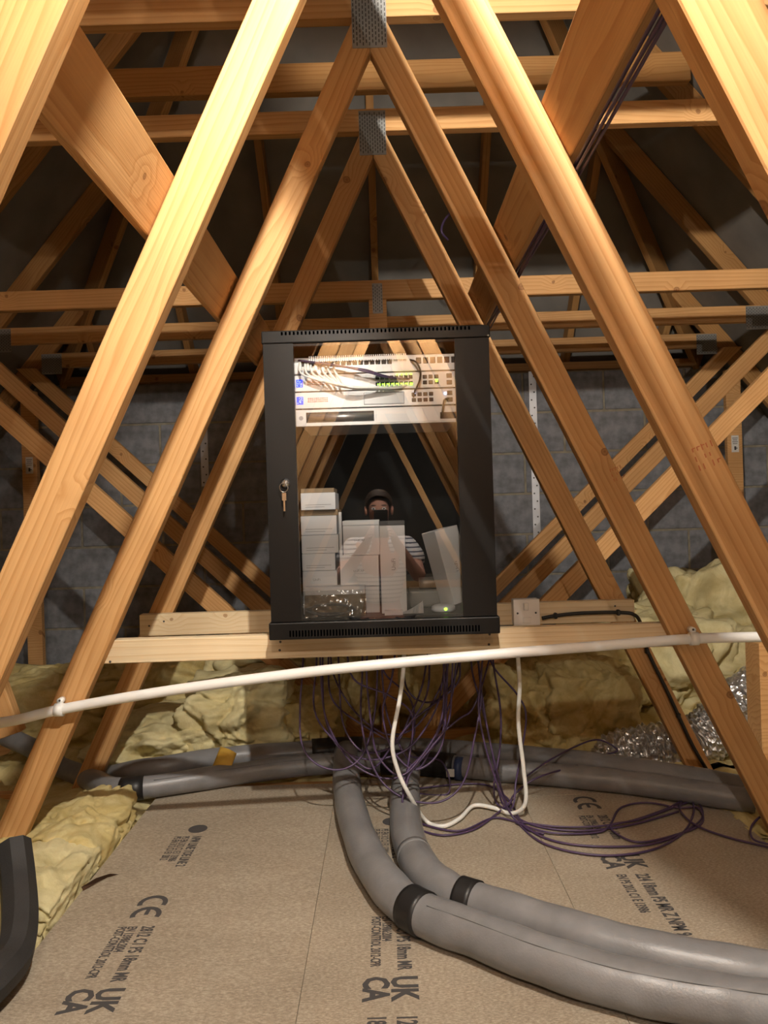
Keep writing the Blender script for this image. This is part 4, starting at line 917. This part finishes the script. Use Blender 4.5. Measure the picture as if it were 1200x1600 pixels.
# ================================================================ INSULATION
def blob(c, r, seed, label, m='wool', amp=0.30, sub=6, flat=True, name='insulation_batt', rotz=0.0, xmax=None, group='yellow insulation batts'):
    bm = bmesh.new(); bmesh.ops.create_icosphere(bm, subdivisions=sub, radius=1.0); off = Vector((seed*7.3, seed*3.1, seed*1.7))
    for v in bm.verts:
        p = v.co.copy(); q = p + off
        box_ = max(abs(p.x), abs(p.y), abs(p.z)); p = p*(0.45+0.55/box_)              # part way to a rolled slab
        wq = q + Vector((noise.noise(q*1.3), noise.noise(q*1.3+Vector((9, 0, 0))), noise.noise(q*1.3+Vector((0, 9, 0)))))*0.6
        cr = (1-abs(noise.noise(wq*1.9)))**5; c2 = (1-abs(noise.noise(wq*4.6+Vector((3, 3, 3)))))**5
        f = noise.fractal(q*1.4, 1.1, 2.1, 3)*amp + 0.06 - 0.14*cr - 0.045*c2 + noise.noise(wq*7)*0.035 + abs(noise.noise(wq*15))*0.030 + noise.noise(q*34)*0.012
        p *= (1+f); v.co = Vector((p.x*r[0], p.y*r[1], p.z*r[2]))
        if flat and v.co.z < -r[2]*0.75: v.co.z = -r[2]*0.75
        if xmax is not None:                      # tucked in along the edge of the boards
            lim = xmax - c.x - 0.014*abs(noise.noise(q*5)); over = v.co.x - lim
            if over > -0.05: v.co.z -= 0.45*(over+0.05)
            if over > 0: v.co.x = lim
    return tag(link(name, to_mesh(bm, name, True), m, None, mw=Matrix.Translation(c) @ Matrix.Rotation(rotz, 4, 'Z')), label, 'insulation', group)
def B(px, py, Y, r, seed, label, **k): return blob(P(px, py, Y), r, seed, label, **k)
ins = [
 (118, 1308, 2.16, (0.15, 0.20, 0.085), 1, 'bright yellow insulation heap at the left edge of the boards, below the truss foot', {'xmax': -0.792}),
 (66, 1400, 1.84, (0.13, 0.19, 0.075), 2, 'pale insulation heap nearest the camera at the lower left', {'m': 'wool_pale', 'xmax': -0.792}),
 (18, 1440, 1.95, (0.14, 0.35, 0.10), 3, 'insulation heap behind the black foam pipe at the left edge', {}),
 (235, 1277, 2.42, (0.14, 0.14, 0.045), 4, 'small flat tuft of insulation at the left corner of the boards', {'m': 'wool_pale', 'xmax': -0.80}),
 (262, 1160, 3.05, (0.26, 0.26, 0.12), 5, 'low insulation batt behind the pipes, left of the big pale roll', {'m': 'wool_pale'}),
 (380, 1115, 3.0, (0.21, 0.22, 0.155), 6, 'big pale insulation roll behind the yellow foam scrap', {'m': 'wool_pale'}),
 (470, 1128, 3.05, (0.17, 0.2, 0.13), 7, 'insulation batt against the left side of the V-shaped webs', {}),
 (95, 1105, 3.6, (0.45, 0.4, 0.20), 8, 'shaded insulation batt far left by the block wall', {}),
 (300, 1068, 3.7, (0.40, 0.35, 0.20), 9, 'shaded insulation batt at the back under the left end of the front rail', {}),
 (440, 1050, 3.6, (0.30, 0.3, 0.20), 10, 'insulation batt at the back behind the left V-shaped web', {'m': 'wool_pale'}),
 (545, 1085, 3.45, (0.20, 0.2, 0.20), 11, 'insulation batt filling the gap left of the king post', {}),
 (680, 1095, 3.5, (0.20, 0.2, 0.22), 12, 'insulation batt filling the gap right of the king post', {}),
 (830, 1120, 3.1, (0.20, 0.22, 0.19), 13, 'large folded insulation batt right of the white cable loop', {'amp': 0.36}),
 (915, 1110, 3.05, (0.20, 0.18, 0.20), 14, 'rounded insulation batt in shade beside the foil duct', {'amp': 0.25}),
 (905, 1050, 3.5, (0.34, 0.3, 0.22), 15, 'insulation batt behind the right end of the front rail', {}),
 (1010, 1040, 3.6, (0.34, 0.35, 0.30), 16, 'pale insulation sheet behind the black-cabled truss leg', {'m': 'wool_pale', 'amp': 0.22}),
 (1085, 975, 4.05, (0.34, 0.3, 0.30), 17, 'ragged insulation peak standing against the block wall on the right', {'m': 'wool_pale', 'amp': 0.42}),
 (1150, 1060, 3.6, (0.30, 0.3, 0.25), 18, 'insulation batt behind the foil duct at the right edge', {'m': 'wool_pale'}),
 (1168, 1284, 2.22, (0.075, 0.16, 0.042), 19, 'small yellow insulation offcut at the truss foot on the right', {}),
]
for px, py, Y, r, sd, l, k in ins: B(px, py, Y, r, sd, l, **k)
# loose layer between the ties, nobody could count it
bm = bmesh.new(); nx, ny = 150, 90
vs = [[None]*(ny+1) for _ in range(nx+1)]
for i in range(nx+1):
    for j in range(ny+1):
        x = -3.1+6.2*i/nx; y = 2.62+2.08*j/ny
        z = -0.05+0.10*noise.fractal(Vector((x*2.2, y*2.2, 4)), 0.9, 2.0, 4)+0.04*abs(noise.noise(Vector((x*7, y*7, 1))))+0.015*noise.noise(Vector((x*22, y*22, 1)))
        vs[i][j] = bm.verts.new((x, y, z))
for i in range(nx):
    for j in range(ny): bm.faces.new((vs[i][j], vs[i+1][j], vs[i+1][j+1], vs[i][j+1]))
tag(link('insulation_layer', to_mesh(bm, 'layer', True), 'wool'), 'thick lumpy layer of yellow mineral wool spread behind the pipes', 'insulation', kind='stuff')
bm = bmesh.new(); nx, ny = 60, 110
vs = [[None]*(ny+1) for _ in range(nx+1)]
for i in range(nx+1):
    for j in range(ny+1):
        x = -2.2+1.415*i/nx; y = 0.6+2.1*j/ny
        z = -0.045+0.07*noise.fractal(Vector((x*2.6, y*2.6, 9)), 0.9, 2.0, 4)+0.03*abs(noise.noise(Vector((x*8, y*8, 1))))-0.05*max(0, (x+0.95)/0.16)
        vs[i][j] = bm.verts.new((x, y, z))
for i in range(nx):
    for j in range(ny): bm.faces.new((vs[i][j], vs[i+1][j], vs[i+1][j+1], vs[i][j+1]))
tag(link('insulation_layer', to_mesh(bm, 'layer', True), 'wool'), 'loose yellow mineral wool along the left side of the boards', 'insulation', kind='stuff')
bm = bmesh.new(); nx, ny = 40, 80
vs = [[None]*(ny+1) for _ in range(nx+1)]
for i in range(nx+1):
    for j in range(ny+1):
        x = 1.03+1.2*i/nx; y = 0.8+1.85*j/ny
        z = -0.05+0.07*noise.fractal(Vector((x*2.6, y*2.6, 19)), 0.9, 2.0, 4)+0.03*abs(noise.noise(Vector((x*8, y*8, 1))))
        vs[i][j] = bm.verts.new((x, y, z))
for i in range(nx):
    for j in range(ny): bm.faces.new((vs[i][j], vs[i+1][j], vs[i+1][j+1], vs[i][j+1]))
tag(link('insulation_layer', to_mesh(bm, 'layer', True), 'wool'), 'loose yellow mineral wool along the right side of the boards', 'insulation', kind='stuff')


# ================================================================ PERSON (seen only in the glass of the door)
def skinned(name, nodes, m, parent=None, sub=2, origin=Vector((0, 0, 0))):
    """nodes: key -> (parent key or None, point, radius)"""
    keys = list(nodes); idx = {k: i for i, k in enumerate(keys)}
    me = bpy.data.meshes.new(name)
    me.from_pydata([Vector(nodes[k][1])-origin for k in keys], [(idx[nodes[k][0]], idx[k]) for k in keys if nodes[k][0] is not None], [])
    o = link(name, me, m, parent, loc=origin)
    md = o.modifiers.new('skin', 'SKIN'); md.use_smooth_shade = True; md.branch_smoothing = 0.4
    for k in keys:
        sv = me.skin_vertices[0].data[idx[k]]; r = nodes[k][2]
        sv.radius = (r, r) if not isinstance(r, tuple) else r
        sv.use_root = nodes[k][0] is None
    sd = o.modifiers.new('smooth', 'SUBSURF'); sd.levels = sub; sd.render_levels = sub
    return o
PO = Vector((-0.03, -0.50, 0.0))
person = empty('person', PO); tag(person, 'person in a white striped T-shirt kneeling with a phone, reflected in the cabinet glass', 'person')
def arm(n, s):
    n['sh%d' % s] = ('chest', (s*0.165-0.03, -0.47, 0.735), 0.055)
    n['el%d' % s] = ('sh%d' % s, (s*0.225-0.03, -0.27, 0.545), 0.042)
    n['wr%d' % s] = ('el%d' % s, (s*0.085-0.02, -0.105, 0.755), 0.027)
    n['pa%d' % s] = ('wr%d' % s, (s*0.066-0.02, -0.060, 0.805), (0.030, 0.018))
    for j in range(4):
        a = (s*(0.062-0.004*j)-0.02, -0.038+0.002*j, 0.812+0.016*(j-1)); l = (0.9, 1.0, 0.95, 0.8)[j]
        n['f%d%da' % (j, s)] = ('pa%d' % s, a, 0.0085)
        n['f%d%db' % (j, s)] = ('f%d%da' % (j, s), (a[0]-s*0.002, a[1]+0.030*l, a[2]+0.006), 0.008)
        n['f%d%dc' % (j, s)] = ('f%d%db' % (j, s), (a[0]-s*0.022*l, a[1]+0.040*l, a[2]+0.010), 0.0072)
    n['th%da' % s] = ('pa%d' % s, (s*0.050-0.02, -0.062, 0.830), 0.010)
    n['th%db' % s] = ('th%da' % s, (s*0.036-0.02, -0.040, 0.850), 0.009)
    n['th%dc' % s] = ('th%db' % s, (s*0.016-0.02, -0.034, 0.856), 0.008)
bn = {'pelvis': (None, (-0.03, -0.56, 0.25), (0.13, 0.10)), 'waist': ('pelvis', (-0.03, -0.545, 0.42), (0.12, 0.085)), 'chest': ('waist', (-0.03, -0.50, 0.64), (0.14, 0.095)),
      'neck': ('chest', (-0.03, -0.455, 0.80), 0.050), 'jaw': ('neck', (-0.03, -0.425, 0.885), (0.056, 0.066)), 'skull': ('jaw', (-0.03, -0.425, 0.955), (0.073, 0.088)), 'crown': ('skull', (-0.03, -0.435, 1.015), (0.052, 0.062))}
for s in (-1, 1):
    arm(bn, s)
    bn['hip%d' % s] = ('pelvis', (s*0.09-0.03, -0.53, 0.20), 0.085); bn['kn%d' % s] = ('hip%d' % s, (s*0.13-0.03, -0.19, 0.085), 0.056)
    bn['cf%d' % s] = ('kn%d' % s, (s*0.125-0.03, -0.36, 0.075), 0.058); bn['an%d' % s] = ('cf%d' % s, (s*0.11-0.03, -0.60, 0.055), 0.036); bn['to%d' % s] = ('an%d' % s, (s*0.11-0.03, -0.76, 0.035), (0.042, 0.024))
body = skinned('body', bn, 'skin', person, 2, PO)
sh = {'waist': (None, (-0.03, -0.55, 0.36), (0.145, 0.115)), 'belly': ('waist', (-0.03, -0.54, 0.46), (0.140, 0.108)), 'chest': ('belly', (-0.03, -0.50, 0.645), (0.158, 0.113)), 'collar': ('chest', (-0.03, -0.47, 0.765), (0.070, 0.062))}
for s in (-1, 1):
    sh['sh%d' % s] = ('chest', (s*0.168-0.03, -0.47, 0.735), 0.072); sh['sl%d' % s] = ('sh%d' % s, (s*0.215-0.03, -0.345, 0.615), 0.066)
skinned('tshirt', sh, 'stripes', person, 2, PO)
tr_ = {'pelvis': (None, (-0.03, -0.56, 0.27), (0.148, 0.118))}
for s in (-1, 1):
    tr_['hip%d' % s] = ('pelvis', (s*0.092-0.03, -0.53, 0.205), 0.098); tr_['kn%d' % s] = ('hip%d' % s, (s*0.13-0.03, -0.185, 0.082), 0.070)
    tr_['cf%d' % s] = ('kn%d' % s, (s*0.125-0.03, -0.36, 0.078), 0.070); tr_['an%d' % s] = ('cf%d' % s, (s*0.11-0.03, -0.57, 0.060), 0.052)
skinned('trousers', tr_, 'denim', person, 2, PO)
def ball(name, c, r, m, parent, cut=None):
    bm = bmesh.new(); bmesh.ops.create_uvsphere(bm, u_segments=24, v_segments=16, radius=1.0)
    for v in bm.verts: v.co = Vector((v.co.x*r[0], v.co.y*r[1], v.co.z*r[2]))
    if cut: bmesh.ops.bisect_plane(bm, geom=bm.verts[:]+bm.edges[:]+bm.faces[:], plane_co=cut[0], plane_no=cut[1], clear_outer=True)
    return link(name, to_mesh(bm, name, True), m, parent, loc=c)
ball('hair', (-0.03, -0.438, 0.985), (0.082, 0.100, 0.082), 'hair', person, (Vector((0, 0.045, -0.005)), Vector((0, 0.75, -0.66))))
for s in (-1, 1):
    e = ball('eye', (-0.03+s*0.030, -0.349, 0.950), (0.012, 0.009, 0.008), 'card', person); ball('iris', (-0.03+s*0.030, -0.3425, 0.950), (0.005, 0.004, 0.005), 'ink', e)
    ball('ear', (-0.03+s*0.077, -0.43, 0.940), (0.010, 0.020, 0.030), 'skin', person)
    ball('eyebrow', (-0.03+s*0.031, -0.343, 0.969), (0.017, 0.005, 0.004), 'hair', person)
ball('nose', (-0.03, -0.338, 0.930), (0.013, 0.018, 0.022), 'skin', person); ball('mouth', (-0.03, -0.352, 0.893), (0.022, 0.007, 0.005), 'redprint', person)
ph = empty('smartphone', (-0.018, -0.012, 0.79)); tag(ph, 'black phone held up by the person reflected in the glass', 'phone')
link('case', box_mesh('case', (0.074, 0.008, 0.150), 0.004, 2), 'phone', ph, loc=(-0.018, -0.018, 0.868))
link('camera_bump', box_mesh('bump', (0.034, 0.003, 0.034), 0.001), 'phone', ph, loc=(-0.002, -0.0125, 0.925))
